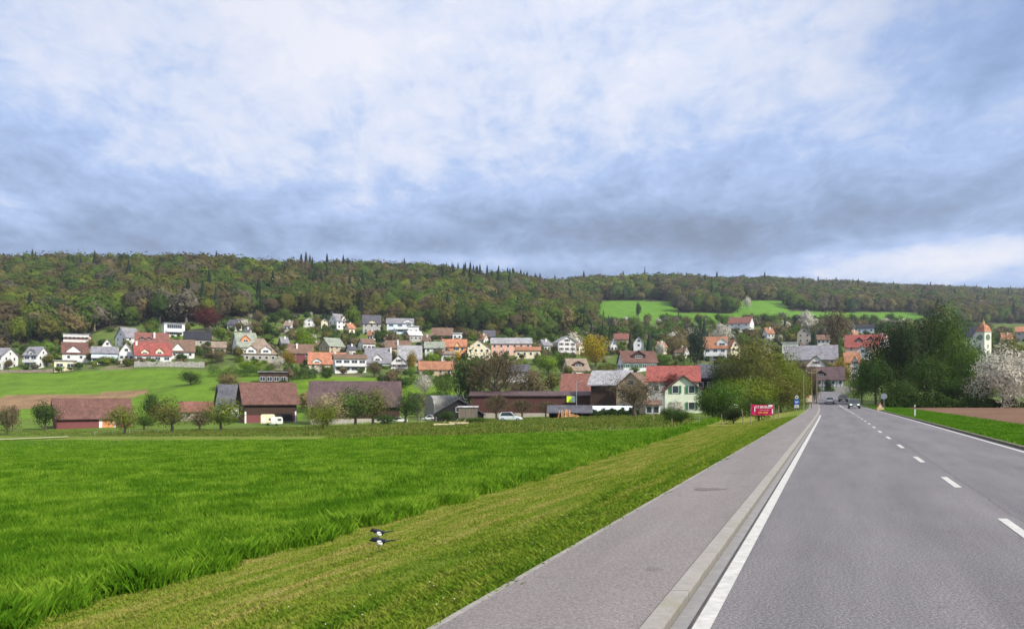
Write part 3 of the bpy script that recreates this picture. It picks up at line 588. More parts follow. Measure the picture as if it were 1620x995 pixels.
H('small tan roofed chalet between shrubs', 334, 359, 541, 549, 388, 'x', 'tan', 'tan', D=7, win=2, fl=1, ref='the small tan roofed chalet')
H('grey brown roofed house with an orange dormer and white left gable', 365, 410, 527, 548, 384, 'x', 'greenish', 'white', D=12, yaw=14, win=3, fl=1, dorm=((-0.15, 4.0, 530, 541, 'orange', 'orange'),), ref='the grey brown roof with an orange dormer')
H('broad pale brown hipped roof with two white dormers', 384, 439, 535, 560, 370, 'h', 'tan', 'stone', D=13, win=5, fl=1, dorm=((-0.55, 4.4, 547, 558, 'white', 'brown'), (0.35, 4.4, 547, 558, 'white', 'brown')), ref='the broad pale brown roof')
H('dark little house with a white gable under the conifers', 358, 384, 506, 513, 475, 'x', 'slate', 'white', D=7, yaw=-30, win=2, fl=1, ref='the dark little house under the conifers')
H('tiny white cottage highest on the left slope', 479, 499, 503, 509, 520, 'y', 'white', 'white', D=7, win=1, fl=1, ref='the tiny white cottage')
H('small cream gable cottage on the upper slope', 507, 520, 504, 509, 515, 'y', 'greenish', 'cream', D=6, win=1, fl=1, ref='the small cream gable cottage')
H('grey white house with a twin gable on the upper slope', 519, 548, 497, 507, 515, 'x', 'grey', 'white', D=9, yaw=34, win=2, fl=2, dorm=((0.6, 3.2, 499, 507, 'white', 'brown'),), ref='the twin gabled grey white house')
H('little orange roofed house with a cream side wall', 545, 561, 512, 519, 495, 'x', 'orange', 'cream', D=7, yaw=25, win=1, fl=1, chim=((0.2, 0, 0.6, 'white'),), ref='the little orange roofed house')
H('dark slate house with a cream flat dormer near the forest edge', 573, 603, 499, 511, 505, 'x', 'slate', 'grey', D=9, win=3, fl=2, dorm=((0.1, 6, 507, 513, 'cream', 'tan'),), ref='the dark slate house')
H('white stepped modern villa with a grey mono roof', 611, 655, 504, 511, 508, 'x', 'grey', 'bluish', D=9, win=3, fl=2, ww=2.6, balc=((2.8, -0.4, 1.2, 'white'),), dorm=((0.6, 6, 505, 512, 'white', 'grey'),), ref='the white stepped villa')
H('white terrace pavilion beside the stepped villa', 645, 664, 516, 517, 500, 'f', 'white', 'white', D=6, win=2, fl=1, name='pavilion', cat='pavilion', ref='the white terrace pavilion')
H('pair of low pale roofs below the stepped villa', 640, 669, 524, 530, 478, 'x', 'white', 'grey', D=8, yaw=18, win=3, fl=1, ref='the low pale roofed house')
H('dark brown roofed house under tall trees right of the villa', 683, 717, 519, 530, 500, 'x', 'brown', 'darkwood', D=10, win=3, fl=1, ref='the dark brown roof under tall trees')
H('white bungalow with a teal left gable and dark window band', 565, 595, 536, 543, 442, 'x', 'brown', 'white', D=9, yaw=18, win=3, fl=1, ww=2.6, ref='the white bungalow with a dark band')
H('grey brown roofed house with a half timbered left gable', 503, 546, 535, 547, 440, 'x', 'greenish', 'tan', D=10, yaw=34, win=3, fl=2, ref='the house with a half timbered gable')
H('brown roofed house with dark red upper wall and chimney', 455, 496, 545, 558, 396, 'x', 'brown', 'redwall', D=9, win=2, fl=2, chim=((-0.3, -0.5, 0.3, 'white'),), ref='the brown roof with dark red walls')
H('orange tiled house with a pale flat dormer', 487, 548, 558, 575, 378, 'x', 'orange', 'cream', D=10, win=4, fl=1, dorm=((-0.55, 4, 567, 575, 'white', 'tan'),), chim=((0.45, -0.6, 0.3, 'white'),), ref='the orange tiled house')
H('long white two storey house with a flat brown roof above the meadow', 525, 581, 561, 567, 361, 'x', 'brown', 'white', D=9, yaw=6, win=4, fl=2, ww=2.4, balc=((3.0, -1, 1, 'white'),), chim=((0.1, 0.0, 1.6, 'tan'),), ref='the long white two storey house')
H('grey roofed house with a white dormer and tall white firewall', 577, 620, 551, 575, 396, 'x', 'grey', 'bluish', D=12, win=3, fl=1, dorm=((-0.05, 4.0, 560, 571, 'white', 'grey'),), chim=((1.0, -0.3, 0.3, 'white'),), ref='the grey roof with a white firewall')
H('taupe roofed house with a square white chimney', 610, 651, 539, 550, 432, 'x', 'brown', 'tan', D=10, win=3, fl=1, chim=((-0.05, -0.6, 0.2, 'white'),), ref='the taupe roof with a square chimney')
H('large light grey roofed house with cream walls beside a yellow tree', 629, 668, 547, 568, 396, 'x', 'lightgrey', 'cream', D=11, win=3, fl=1, ref='the large light grey roof')
H('pale pink gable house with a bluish eaves board', 617, 646, 562, 574, 381, 'y', 'lightgrey', 'white', D=9, win=3, fl=1, sh='brown', ref='the pale pink gable house')
H('white house under a mossy green grey roof', 671, 704, 541, 550, 425, 'x', 'greenish', 'white', D=9, win=3, fl=2, ref='the white house with a mossy roof')
H('red roofed house with a yellow front gable in the village middle', 699, 739, 537, 548, 432, 'x', 'orange', 'orange', D=10, win=3, fl=2, dorm=((0.25, 3.6, 541, 555, 'yellow', 'orange'),), ref='the red roof with a yellow gable')
H('cream stuccoed annex below the yellow gable', 697, 722, 556, 560, 412, 'x', 'tan', 'white', D=7, win=2, fl=1, ref='the cream stuccoed annex')
H('white flat rooftop box above the red roofs', 715, 732, 527, 528, 482, 'f', 'white', 'white', D=6, win=2, fl=1, ref='the white flat rooftop box')
H('broad cream gable house behind the bare reddish tree', 738, 777, 537, 550, 421, 'y', 'tan', 'cream', D=11, win=4, fl=2, ref='the broad cream gable house')
H('dark roofed house at the forest foot behind the cream gable', 764, 784, 523, 532, 522, 'x', 'slate', 'darkwood', D=9, win=2, fl=1, ref='the dark roof at the forest foot')
H('long pale grey roofed row house with pink walls', 776, 842, 535, 543, 442, 'x', 'lightgrey', 'pink', D=9, win=6, fl=2, ref='the long pale grey row house')
H('cream bungalow with a low terracotta roof', 814, 856, 549, 554, 418, 'x', 'rust', 'cream', D=9, win=4, fl=1, ref='the cream bungalow with a low roof')
H('rusty roofed low house above the bright lawn', 660, 718, 572, 584, 362, 'x', 'rust', 'brown' if False else 'tan', D=10, yaw=4, win=4, fl=1, ref='the rusty roofed low house')
H('grey house with a white posted veranda behind the long barn', 803, 837, 577, 587, 330, 'x', 'slate', 'grey', D=8, win=4, fl=2, balc=((1.5, -0.9, 0.9, 'white'),), ref='the white posted veranda house')
H('white chalet with a shallow grey gable in the village middle', 873, 912, 532, 541, 432, 'y', 'lightgrey', 'white', D=10, yaw=18, win=3, fl=3, sh='brown', ref='the white chalet with a shallow gable')
H('brown roofed chalet with a cut in loggia and cream gable', 887, 934, 568, 585, 342, 'x', 'tan', 'cream', D=9, yaw=22, win=2, fl=1, dorm=((0.0, 5, 571, 580, 'darkwood', 'brown'),), ref='the brown chalet with a loggia')
H('white house with a maroon roof and dark timber balcony', 975, 1041, 556, 572, 332, 'x', 'maroon', 'white', D=9, yaw=16, win=4, fl=1, ww=1.6, sh='green', dorm=((-0.05, 5.5, 555, 567, 'darkwood', 'purple'),), ref='the white house with a maroon roof')
H('small white chalet with a black gable among conifers', 1001, 1020, 532, 542, 452, 'y', 'slate', 'white', D=8, win=1, fl=2, ref='the small chalet with a black gable')
H('reddish roofed cottage half hidden behind trees', 971, 996, 528, 536, 522, 'x', 'redbrown', 'tan', D=8, win=2, fl=1, ref='the reddish half hidden cottage')
H('white walled house with orange and grey roof and white triangle gable', 1112, 1151, 533, 550, 402, 'x', 'rust', 'white', D=10, win=3, fl=2, ww=1.8, dorm=((0.6, 5, 535, 547, 'white', 'white'),), balc=((2.6, -0.9, 0.9, 'white'),), ref='the house with a white triangle gable')
H('small cream gable house with an orange roof', 1147, 1172, 537, 549, 422, 'y', 'orange', 'cream', D=9, yaw=16, win=2, fl=2, ref='the small cream house with an orange roof')
H('brown roofed farmhouse with a white gable highest below the meadow', 1151, 1194, 502, 511, 642, 'x', 'redbrown', 'white', D=12, yaw=-16, win=3, fl=2, ref='the highest brown roofed farmhouse')
H('long grey slate hall behind the road\'s end with a tan wall', 1240, 1326, 547, 568, 402, 'x', 'grey', 'tan', D=15, win=5, fl=1, ref='the long grey slate hall')
H('pale flat roofed annex left of the slate hall', 1236, 1264, 542, 543, 432, 'f', 'white', 'green', D=8, win=3, fl=1, ref='the pale flat annex')
H('pink gable house above the slate hall', 1254, 1274, 540, 548, 440, 'y', 'rust', 'pink', D=8, win=1, fl=1, ref='the pink gable house')
H('white gable farmhouse with red shutters above the road\'s end', 1270, 1308, 563, 578, 376, 'y', 'brown', 'white', D=11, win=4, fl=2, sh='red', yaw=6, ref='the white farmhouse with red shutters')
tH, dH = H('half timbered house with a purple brown roof at the road\'s end', 1277, 1337, 581, 600, 302, 'x', 'purple', 'white', D=11, win=5, fl=2, ww=1.0, dorm=((-0.3, 3.4, 586, 595, 'darkwood', 'purple'),), ref='the half timbered house')
W_, D_, he_, hr_ = dH; b = MB()
for i in range(11):
    x = -W_/2 + W_ * i / 10; b.box(x - 0.1, x + 0.1, -D_/2 - 0.10, -D_/2 - 0.01, 0, he_ - 0.1)
for z in (0.3, he_ * 0.48, he_ - 0.3): b.box(-W_/2, W_/2, -D_/2 - 0.09, -D_/2 - 0.012, z - 0.1, z + 0.1)
b.build('timber_frame', M_DK, tH)
H('red roofed house with dormers right of the tall bare tree', 1336, 1392, 530, 548, 432, 'x', 'red', 'pink', D=11, win=3, fl=2, dorm=((-0.2, 3.4, 533, 541, 'redwood', 'red'), (0.5, 3.0, 532, 539, 'redwood', 'red')), ref='the red roof with two dormers')
H('white gable house with a salmon roof on the right slope', 1350, 1379, 546, 559, 410, 'y', 'orange', 'white', D=10, win=2, fl=2, ref='the white gable with a salmon roof')
H('orange brown roofed house with a tan flank', 1331, 1363, 558, 573, 382, 'x', 'rust', 'tan', D=10, yaw=8, win=2, fl=2, ref='the orange brown roof')
H('small white gable house with a red window beside a yellow shrub', 1342, 1362, 564, 578, 368, 'y', 'redbrown', 'white', D=9, win=1, fl=2, sh='red', ref='the small white gable with a red window')
H('black and white modern house below the right meadow', 1354, 1384, 514, 519, 562, 'x', 'black', 'bluish', D=9, win=3, fl=1, ref='the black and white modern house')
H('brown grey gable house half hidden by firs', 1260, 1284, 516, 527, 482, 'y', 'brown', 'stone', D=10, win=2, fl=3, ref='the brown grey gable by the firs')
H('taupe house with white balcony between firs', 1291, 1314, 530, 537, 472, 'x', 'brown', 'white', D=9, win=3, fl=2, ref='the taupe house between firs')
H('red and white roofed house at the photo\'s right edge', 1606, 1640, 517, 524, 520, 'x', 'orange', 'grey', D=10, win=3, fl=2, ref='the house at the right edge')
H('flat white framed bungalow with a dark glazed loggia', 408, 456, 588, 590, 300, 'f', 'grey', 'darkwood', D=8, win=4, fl=1, ww=2.2, wh=1.5, ref='the flat white framed bungalow', base=612)
for a_ in (('small grey roofed cottage half hidden left of the bright lime tree', 440, 458, 534, 542, 452, 'x', 'grey', 'grey'), ('brown roofed bungalow between lime tree and half timbered gable', 492, 508, 541, 548, 455, 'x', 'brown', 'tan'),
    ('white cottage with a dark roof above the orange tiled house', 546, 564, 546, 553, 408, 'x', 'slate', 'white'), ('low taupe roof left of the low pale roofed house', 598, 622, 531, 537, 468, 'x', 'brown', 'stone'),
    ('dark timber chalet right of the low pale roofed house', 666, 686, 531, 539, 462, 'x', 'brown', 'darkwood'), ('white cottage left of the long pale grey row house', 757, 774, 529, 536, 482, 'x', 'rust', 'white'),
    ('little white cottage right of the cream bungalow', 852, 870, 538, 546, 452, 'x', 'grey', 'white'), ('cream cottage half hidden left of the yellow round tree', 908, 924, 540, 547, 440, 'x', 'tan', 'cream'),
    ('pale cottage behind the yellow round tree', 960, 978, 538, 546, 460, 'y', 'lightgrey', 'white'), ('rust roofed cottage between the middle firs', 1034, 1056, 541, 549, 462, 'x', 'rust', 'cream'),
    ('small brown roofed house left of the tall dark fir', 1066, 1092, 548, 557, 432, 'x', 'brown', 'white'), ('white farm cottage in the trees below the upper meadow', 1205, 1226, 519, 527, 560, 'x', 'rust', 'white'),
    ('white walled house glimpsed over the roadside bushes', 1196, 1222, 550, 558, 432, 'x', 'grey', 'white'), ('orange roofed house right of the tall brown tree', 1342, 1360, 522, 530, 500, 'y', 'rust', 'cream'),
    ('red roofed house at the right end of the red roofs', 1386, 1408, 528, 538, 452, 'x', 'red', 'white'), ('white house with a grey roof left of the church', 1508, 1530, 524, 533, 500, 'x', 'grey', 'white'),
    ('cream house with a rust roof right of the church', 1580, 1603, 527, 536, 500, 'x', 'rust', 'cream'), ('tan roofed house above the highest white cottage row', 448, 468, 508, 515, 505, 'x', 'tan', 'white'),
    ('dark roofed house right of the copper beech', 384, 402, 519, 527, 452, 'x', 'slate', 'tan'), ('white cottage with a rust roof under the dark slate house', 580, 598, 523, 530, 482, 'x', 'rust', 'white')):
    H(*a_, D=8, win=2, fl=1, yaw=random.choice((-20, 12, 25)), chim=((0.2, -0.3, 0.5, 'white'),))
# --- farm
tB, dB = H('long low barn with a dusty red tiled roof at the left', 78, 213, 631, 659, 212, 'x', 'maroon', 'darkwood', D=10, yaw=7, win=0, fl=1, over=0.8, name='barn', cat='barn', plinth=(1.9, 'redwall'), ref='the long red roofed barn')
W_, D_, he_, hr_ = dB; b = MB(); b.box(W_*0.06, W_*0.10, -D_/2 - 0.12, -D_/2 - 0.05, -0.2, 2.6); b.box(W_*0.26, W_*0.29, -D_/2 - 0.12, -D_/2 - 0.05, -0.2, 2.6); b.build('door_frame', M_FR, tB)
b = MB(); b.box(W_*0.10, W_*0.26, -D_/2 - 0.10, -D_/2 - 0.05, -0.1, 2.4); b.build('door', wmat('orange'), tB)
tB, dB = H('tall barn with a brick red roof and dark timber front', 372, 474, 606, 636, 238, 'x', 'maroon', 'darkwood', D=12, yaw=10, win=0, fl=1, over=0.9, name='barn', cat='barn', plinth=(2.3, 'redwall'), ref='the tall dark timber barn')
W_, D_, he_, hr_ = dB; b = MB()
b.box(-W_/2 - 0.1, -W_/2 + 0.35, -D_/2 - 0.14, -D_/2 - 0.05, -0.5, he_ * 0.55); b.box(W_/2 - 0.5, W_/2 - 0.1, -D_/2 - 0.14, -D_/2 - 0.05, -0.5, he_ * 0.55); b.build('post', M_FR, tB)
b = MB(); b.box(W_*0.08, W_*0.42, -D_/2 - 0.11, -D_/2 - 0.05, 0, he_ * 0.45); b.build('door', wmat('black'), tB)
H('slate roofed farmhouse with white flank left of the timber barn', 337, 398, 609, 640, 250, 'x', 'slate', 'white', D=11, yaw=12, win=3, fl=2, ref='the slate roofed farmhouse')
H('low red tiled shed half hidden behind the orchard', 283, 338, 636, 650, 244, 'x', 'redbrown', 'stone', D=7, win=2, fl=1, name='shed', cat='shed', ref='the low red tiled shed')
H('wide barn with a dark purplish roof behind the orchard trees', 488, 637, 604, 640, 228, 'x', 'purple', 'darkwood', D=14, win=0, fl=1, over=0.9, name='barn', cat='barn', plinth=(1.2, 'stone'), ref='the wide dark roofed barn')
H('dark gabled timber shed at the end of the long barn', 684, 768, 631, 655, 206, 'y', 'slate', 'black', D=12, win=0, fl=1, name='shed', cat='shed', ref='the dark gabled timber shed')
H('long dark red timber barn with a low ridge', 742, 936, 620, 626, 216, 'x', 'purple', 'redwood', D=12, win=0, fl=1, name='barn', cat='barn', plinth=(1.0, 'stone'), ref='the long dark red timber barn')
H('steep red brown roofed stable at the end of the red barn', 886, 946, 592, 617, 232, 'x', 'redbrown', 'darkwood', D=11, yaw=-4, win=0, fl=1, over=0.8, name='barn', cat='barn', ref='the steep red brown stable')
H('brown farm building with solar grey roof and cream gable', 930, 1008, 587, 607, 208, 'x', 'lightgrey', 'darkwood', D=12, yaw=-10, win=0, fl=1, over=0.9, name='barn', cat='barn', ref='the solar roofed farm building')
H('brown farmhouse with a cream edged wide gable', 972, 1040, 590, 612, 204, 'y', 'brown', 'tan', D=12, yaw=-12, win=2, fl=2, ref='the wide cream edged gable')
H('long bright red roof behind the pale green gable house', 1022, 1108, 580, 602, 190, 'x', 'red', 'grey', D=11, win=3, fl=2, ref='the long bright red roof')
tG, dG = H('pale green gable house with green shutters beside the bushes', 1043, 1114, 595, 618, 168, 'y', 'maroon', 'green', D=10, yaw=4, win=0, fl=2, gwin=False, ref='the pale green gable house')
for rw_ in (616, 642):
    for q_ in (-0.22, 0.22): window(tG, q_ * dG[0], -5.06, zrow(rw_, 168) - tG.location.z, 1.15, 1.45, 0, 'green')
H('low white house wing with a dark door left of the green gable', 1018, 1047, 634, 640, 165, 'x', 'brown', 'white', D=6, win=2, fl=1, ref='the low white wing')
H('dark roofed timber house with a white base right of the red roof', 1098, 1172, 577, 597, 202, 'x', 'slate', 'black', D=11, yaw=-6, win=4, fl=2, plinth=(3.2, 'white'), ref='the dark roofed timber house')
H('little board shed with a pale roof edge in front of the dark shed', 724, 757, 642, 645, 196, 'f', 'pale', 'greywood', D=4, win=0, fl=1, over=0.25, name='shed', cat='shed', ref='the little board shed')

# open wood store with a dark tiled roof
def open_shed(label, x0, x1, top, eave, Y, D, roofm, name, cat, ref, back, group=None):
    u = ((x0 + x1) / 2 - CX) / F; Yc = Y + D / 2; X = u * Yc; W = (x1 - x0) / F * Y - 0.8; g = tzf(X, Y); he = zrow(eave, Y) - g; hr = zrow(top, Yc) - g
    t = empty(name, (X, Yc, g), math.atan(-u), label, cat, group); hw, hd = W/2, D/2; e = 0.5; s = (hr - he) / hd
    r = MB(); r.prism([(-hd - e, he - s*e), (0, hr), (hd + e, he - s*e), (hd + e, he - s*e + 0.18), (0, hr + 0.18), (-hd - e, he - s*e + 0.18)], -hw - e, hw + e, 'yz'); r.build('roof', roofm, t)
    for i in range(6): q = MB(); x = -hw + W * i / 5; q.box(x - 0.09, x + 0.09, -hd, -hd + 0.18, -0.5, he); q.build('post', wmat('greywood'), t)
    q = MB(); q.box(-hw, hw, hd - 0.15, hd, -0.5, he); q.box(-hw - 0.08, -hw, -hd, hd, -0.5, he); q.box(hw, hw + 0.08, -hd, hd, -0.5, he); q.build('wall', back, t)
    PLACES.append((ref, (x0 + x1)/2, Y, eave)); FOOT.append((x0, x1, top, 672, Y)); return t, X, Yc, g, W, he
tS, sx, sy, sg, sw, she = open_shed('open wood store with a dark roof and split firewood', 866, 937, 642, 652, 172, 6, rmat('slate'), 'wood_store', 'shed', 'the open wood store', wmat('darkwood'))
open_shed('white roofed open carport beside the wood store', 917, 1000, 643, 654, 180, 7, mat('white_sheet', (0.62, 0.68, 0.76), 0.4, 0.08), 'carport', 'carport', 'the white roofed carport', wmat('black'))
random.seed(3)
def firewood(px, Y, w, h, label, n=26, lean=False):
    o = at(px, Y); t = MB()
    for i in range(n):
        x = random.uniform(-w/2, w/2); z = random.uniform(0.1, h) * (1 - abs(x) / w); r = random.uniform(0.07, 0.13)
        if lean: t.tube((x, -0.3 + random.uniform(-0.2, 0.2), 0), (x + random.uniform(-0.25, 0.25), 0.4, h * random.uniform(0.7, 1.0)), 0.07, 0.06, 5)
        else: t.tube((x - 0.5, random.uniform(-0.3, 0.3), z), (x + 0.5, random.uniform(-0.3, 0.3), z + random.uniform(-0.05, 0.05)), r, r, 6)
    tag(t.build('firewood_pile' if not lean else 'timber_stack', mat('split_wood', (0.50, 0.27, 0.12), 0.85, 0.4, 4.0), None, o), label, 'wood')
firewood(893, 169, 2.6, 1.9, 'orange split boards leaning in the wood store opening', 20, True)
firewood(905, 168, 2.4, 0.8, 'low heap of split logs before the wood store', 24)
def log(px, Y, L, r, label, rz):
    o = at(px, Y); t = MB(); pts = [Vector((-L/2 + L * i / 5, random.uniform(-0.12, 0.12), r + random.uniform(0, 0.12))) for i in range(6)]
    for i in range(5): t.tube(pts[i], pts[i+1], r * (1 - 0.08*i), r * (1 - 0.08*(i+1)), 8)
    t.tube(pts[2], pts[2] + Vector((0.6, -0.2, 0.7)), r * 0.4, r * 0.2, 6)
    tag(t.build('felled_log', mat('pale_log', (0.42, 0.36, 0.22), 0.9, 0.3, 3.0), None, o, rz), label, 'log', 'pale logs at the crop edge')
log(703, 132, 3.4, 0.20, 'longest pale log at the crop edge, lowest of the logs', 0.1)
log(722, 134, 2.4, 0.26, 'knotted pale log right of the longest log', -0.3)
log(733, 136, 1.8, 0.22, 'short pale log nearest the round bush', 0.25)

# church: nave, tower with helmet roof, clock faces, small cross
def church():
    Y = 430; px = 1556; u = (px - CX) / F; X = u * Y; g = tzf(X, Y) ; los = math.atan(-u)
    t = empty('church', (X, Y, g), los + R(-38), 'white church tower with a salmon helmet roof and round clock', 'church')
    PLACES.append(('the church tower', px, Y, 520)); FOOT.append((1528, 1580, 500, 600, Y))
    zt = lambda row: zrow(row, Y) - g
    s = 2.5; w = MB(); w.box(-s, s, -s, s, -2, zt(526)); w.build('tower', mat('wall_church', (0.62, 0.63, 0.52), 0.85, 0.1, 0.8), t)
    b = MB(); b.box(-s - 0.25, s + 0.25, -s - 0.25, s + 0.25, zt(526), zt(526) + 0.4); b.build('cornice', wmat('stone'), t)
    rings = []; z0 = zt(526) + 0.4; z1 = zt(513)
    for f_, rr in ((0, 1.10), (0.12, 0.98), (0.55, 0.80), (0.8, 0.62), (1.0, 0.22)):
        z = z0 + (z1 - z0) * f_; q = s * rr; rings.append([(-q, -q, z), (q, -q, z), (q, q, z), (-q, q, z)])
    r = MB(); r.loft(rings); ro = r.build('roof', rmat('orange'), t)
    c = MB(); c.box(-0.35, 0.35, -0.35, 0.35, z1, z1 + 1.6); c.box(-0.06, 0.06, -0.06, 0.06, z1 + 1.6, zt(504.5)); c.box(-0.5, 0.5, -0.05, 0.05, zt(506.2), zt(506.2) + 0.15); c.build('cross', mat('gilt', (0.55, 0.42, 0.15), 0.5, 0.1), ro)
    for rz in (0, R(90)):
        zc = zt(534); dirv = (math.sin(rz), -math.cos(rz)); k = s + 0.06
        d = MB(); d.tube((0, -0.01, 0), (0, -0.10, 0), 1.55, 1.55, 28); co = d.build('clock_face', mat('clock_green', (0.10, 0.17, 0.13), 0.5, 0.15), t, (dirv[0]*k, dirv[1]*k, zc), rz)
        m_ = MB()
        for i in range(12):
            a = i * math.pi / 6; m_.tube((1.2*math.sin(a), -0.12, 1.2*math.cos(a)), (1.4*math.sin(a), -0.12, 1.4*math.cos(a)), 0.06, 0.06, 4)
        m_.tube((0, -0.13, 0), (0.75, -0.13, 0.45), 0.06, 0.04, 4); m_.tube((0, -0.14, 0), (-0.2, -0.14, 1.15), 0.05, 0.03, 4); m_.build('clock_hands', mat('gilt', (0.55, 0.42, 0.15)), co)
        for zz in (zt(548), zt(558)): window(t, dirv[0]*(s + 0.05), dirv[1]*(s + 0.05), zz, 0.7, 1.8, rz)
    n = MB(); L = 11; hwid = 4.6; ze = zt(532); zr = zt(516)
    n.prism([(-hwid, -2), (hwid, -2), (hwid, ze), (0, zr), (-hwid, ze)], -s - L, -s, 'yz'); no = n.build('nave', wmat('white'), t)
    k = (zr - ze) / hwid; r = MB(); e = 0.5; r.prism([(-hwid - e, ze - k*e), (0, zr + 0.05), (hwid + e, ze - k*e), (hwid + e, ze - k*e + 0.25), (0, zr + 0.3), (-hwid - e, ze - k*e + 0.25)], -s - L - 0.5, -s, 'yz'); r.build('nave_roof', rmat('slate'), t)
    for i in range(3): window(no, -s - L + 2 + i * 3.4, -hwid - 0.05, ze * 0.72, 1.0, 3.2)
church()

# walls, fences, poles, signs
def wall_thing(name, label, p0, p1, Y0, Y1, h, th, mt, n=24, cap=None):
    pts = []; t = MB(); prev = None
    for i in range(n + 1):
        k = i / n; px = p0 + (p1 - p0) * k; Y = Y0 + (Y1 - Y0) * k; a = at(px, Y); hh = h * (0.9 + 0.1 * math.sin(i * 1.7)) if cap is None else h
        ring = [(a.x, a.y, a.z - 1), (a.x, a.y, a.z + hh), (a.x, a.y + th, a.z + hh), (a.x, a.y + th, a.z - 1)]
        pts.append(ring)
    t.loft(pts); o = t.build(name, mt); tag(o, label, 'wall'); return o
wall_thing('retaining_wall', 'rough grey stone wall below the bright red roofed house', 212, 322, 350, 352, 2.6, 1.2, mat('rubble_stone', (0.33, 0.32, 0.28), 0.95, 0.5, 1.2, bump=0.8, detail=8))
wall_thing('retaining_wall', 'low brown garden wall below the white houses at the left', -60, 84, 348, 349, 1.2, 0.5, mat('brown_stone', (0.26, 0.21, 0.17), 0.95, 0.4, 1.5, bump=0.6))
wall_thing('garden_wall', 'pale concrete wall at the road\'s end behind the cars', 1322, 1347, 246, 244, 2.2, 0.4, mat('pale_concrete', (0.42, 0.39, 0.34), 0.9, 0.12, 1.0), cap=1)
wall_thing('garden_wall', 'cream garden wall right of the half timbered house', 1334, 1356, 320, 318, 1.2, 0.4, mat('wall_cream', WALL['cream']), cap=1)

def pole(px, Y, top, r, label, mt, name='utility_pole', cat='pole', extra=None, group=None):
    a = at(px, Y); h = zrow(top, Y) - a.z; t = MB(); t.tube((0, 0, -0.5), (0, 0, h), r, r * 0.7, 10)
    e = empty(name, a, 0, label, cat, group); t.build('pole', mt, e)
    c = MB(); c.tube((0, 0, h), (0, 0, h + 0.05), r * 1.1, r * 0.5, 10); c.build('cap', mt, e)
    if extra == 'lamp':
        m_ = MB(); m_.tube((0, 0, h - 0.1), (0.9, -0.2, h + 0.15), 0.04, 0.04, 6); m_.build('arm', mt, e); q = MB(); q.box(0.7, 1.3, -0.32, -0.08, h + 0.08, h + 0.2); q.build('lamp_head', mt, e)
    if extra == 'cross':
        m_ = MB(); m_.box(-0.7, 0.7, -0.06, 0.06, h - 0.7, h - 0.55); m_.build('crossarm', mt, e)
    return e
M_PW = plank_mat('pole_wood', (0.24, 0.19, 0.14)); M_GV = mat('galvanised', (0.42, 0.43, 0.44), 0.4, 0.08, metal=0.6)
pole(912, 176, 604, 0.09, 'thin silver pole in front of the dark barn corner', M_GV, 'street_lamp', 'lamp', 'lamp')
pole(1271.5, 118, 594, 0.035, 'slim pale pole right of the blue road sign', M_GV, 'lamp_post', 'pole')
pole(1284, 150, 584, 0.11, 'brown wooden pole nearest the blue sign', M_PW, extra='cross', group='wooden poles at the road bend')
pole(1292, 168, 580, 0.13, 'tallest brown wooden pole by the pavement end', M_PW, extra='cross', group='wooden poles at the road bend')
pole(1299, 200, 592, 0.12, 'farthest brown wooden pole at the pavement end', M_PW, group='wooden poles at the road bend')

def road_sign():
    a = at(1260.5, 118); t = empty('road_sign', a, math.atan(-0.345), 'blue square road sign with a white disc above and white plate below', 'road sign')
    p = MB(); p.tube((0.0, 0.06, -0.4), (0.0, 0.06, 2.35), 0.035, 0.035, 8); p.build('post', M_GV, t)
    b = MB(); b.box(-0.37, 0.37, -0.02, 0.02, 0.95, 1.70); b.build('blue_panel', mat('sign_blue', (0.02, 0.10, 0.38), 0.4, 0.05), t, bevel=0.008)
    w = MB(); w.box(-0.24, 0.24, -0.035, -0.022, 1.30, 1.42); w.box(-0.18, 0.10, -0.035, -0.022, 1.12, 1.18); w.build('marking', M_FR, t)
    d = MB(); d.tube((0, -0.02, 2.0), (0, 0.02, 2.0), 0.24, 0.24, 24); do = d.build('disc', M_FR, t); e = MB(); e.tube((0, -0.03, 2.0), (0, -0.022, 2.0), 0.12, 0.12, 20); e.build('disc_mark', M_DK, do)
    q = MB(); q.box(-0.30, 0.30, -0.02, 0.02, 0.48, 0.90); q.build('plate', M_FR, t, bevel=0.008); s = MB(); s.box(-0.2, 0.2, -0.03, -0.022, 0.70, 0.75); s.box(-0.16, 0.16, -0.03, -0.022, 0.6, 0.64); s.build('plate_marking', M_DK, t)
road_sign()
def notice():
    a = at(1279.5, 135); t = empty('notice_board', a, -0.3, 'small white and orange board on a post beside the pavement', 'sign')
    for x in (-0.42, 0.42): p = MB(); p.box(x - 0.04, x + 0.04, 0.02, 0.10, -0.4, 2.2); p.build('post', M_DK, t)
    b = MB(); b.box(-0.45, 0.45, -0.02, 0.02, 1.0, 2.1); b.build('board', wmat('cream'), t); q = MB(); q.box(-0.43, 0.10, -0.03, -0.022, 1.75, 2.05); q.build('orange_band', wmat('orange'), t)
notice()
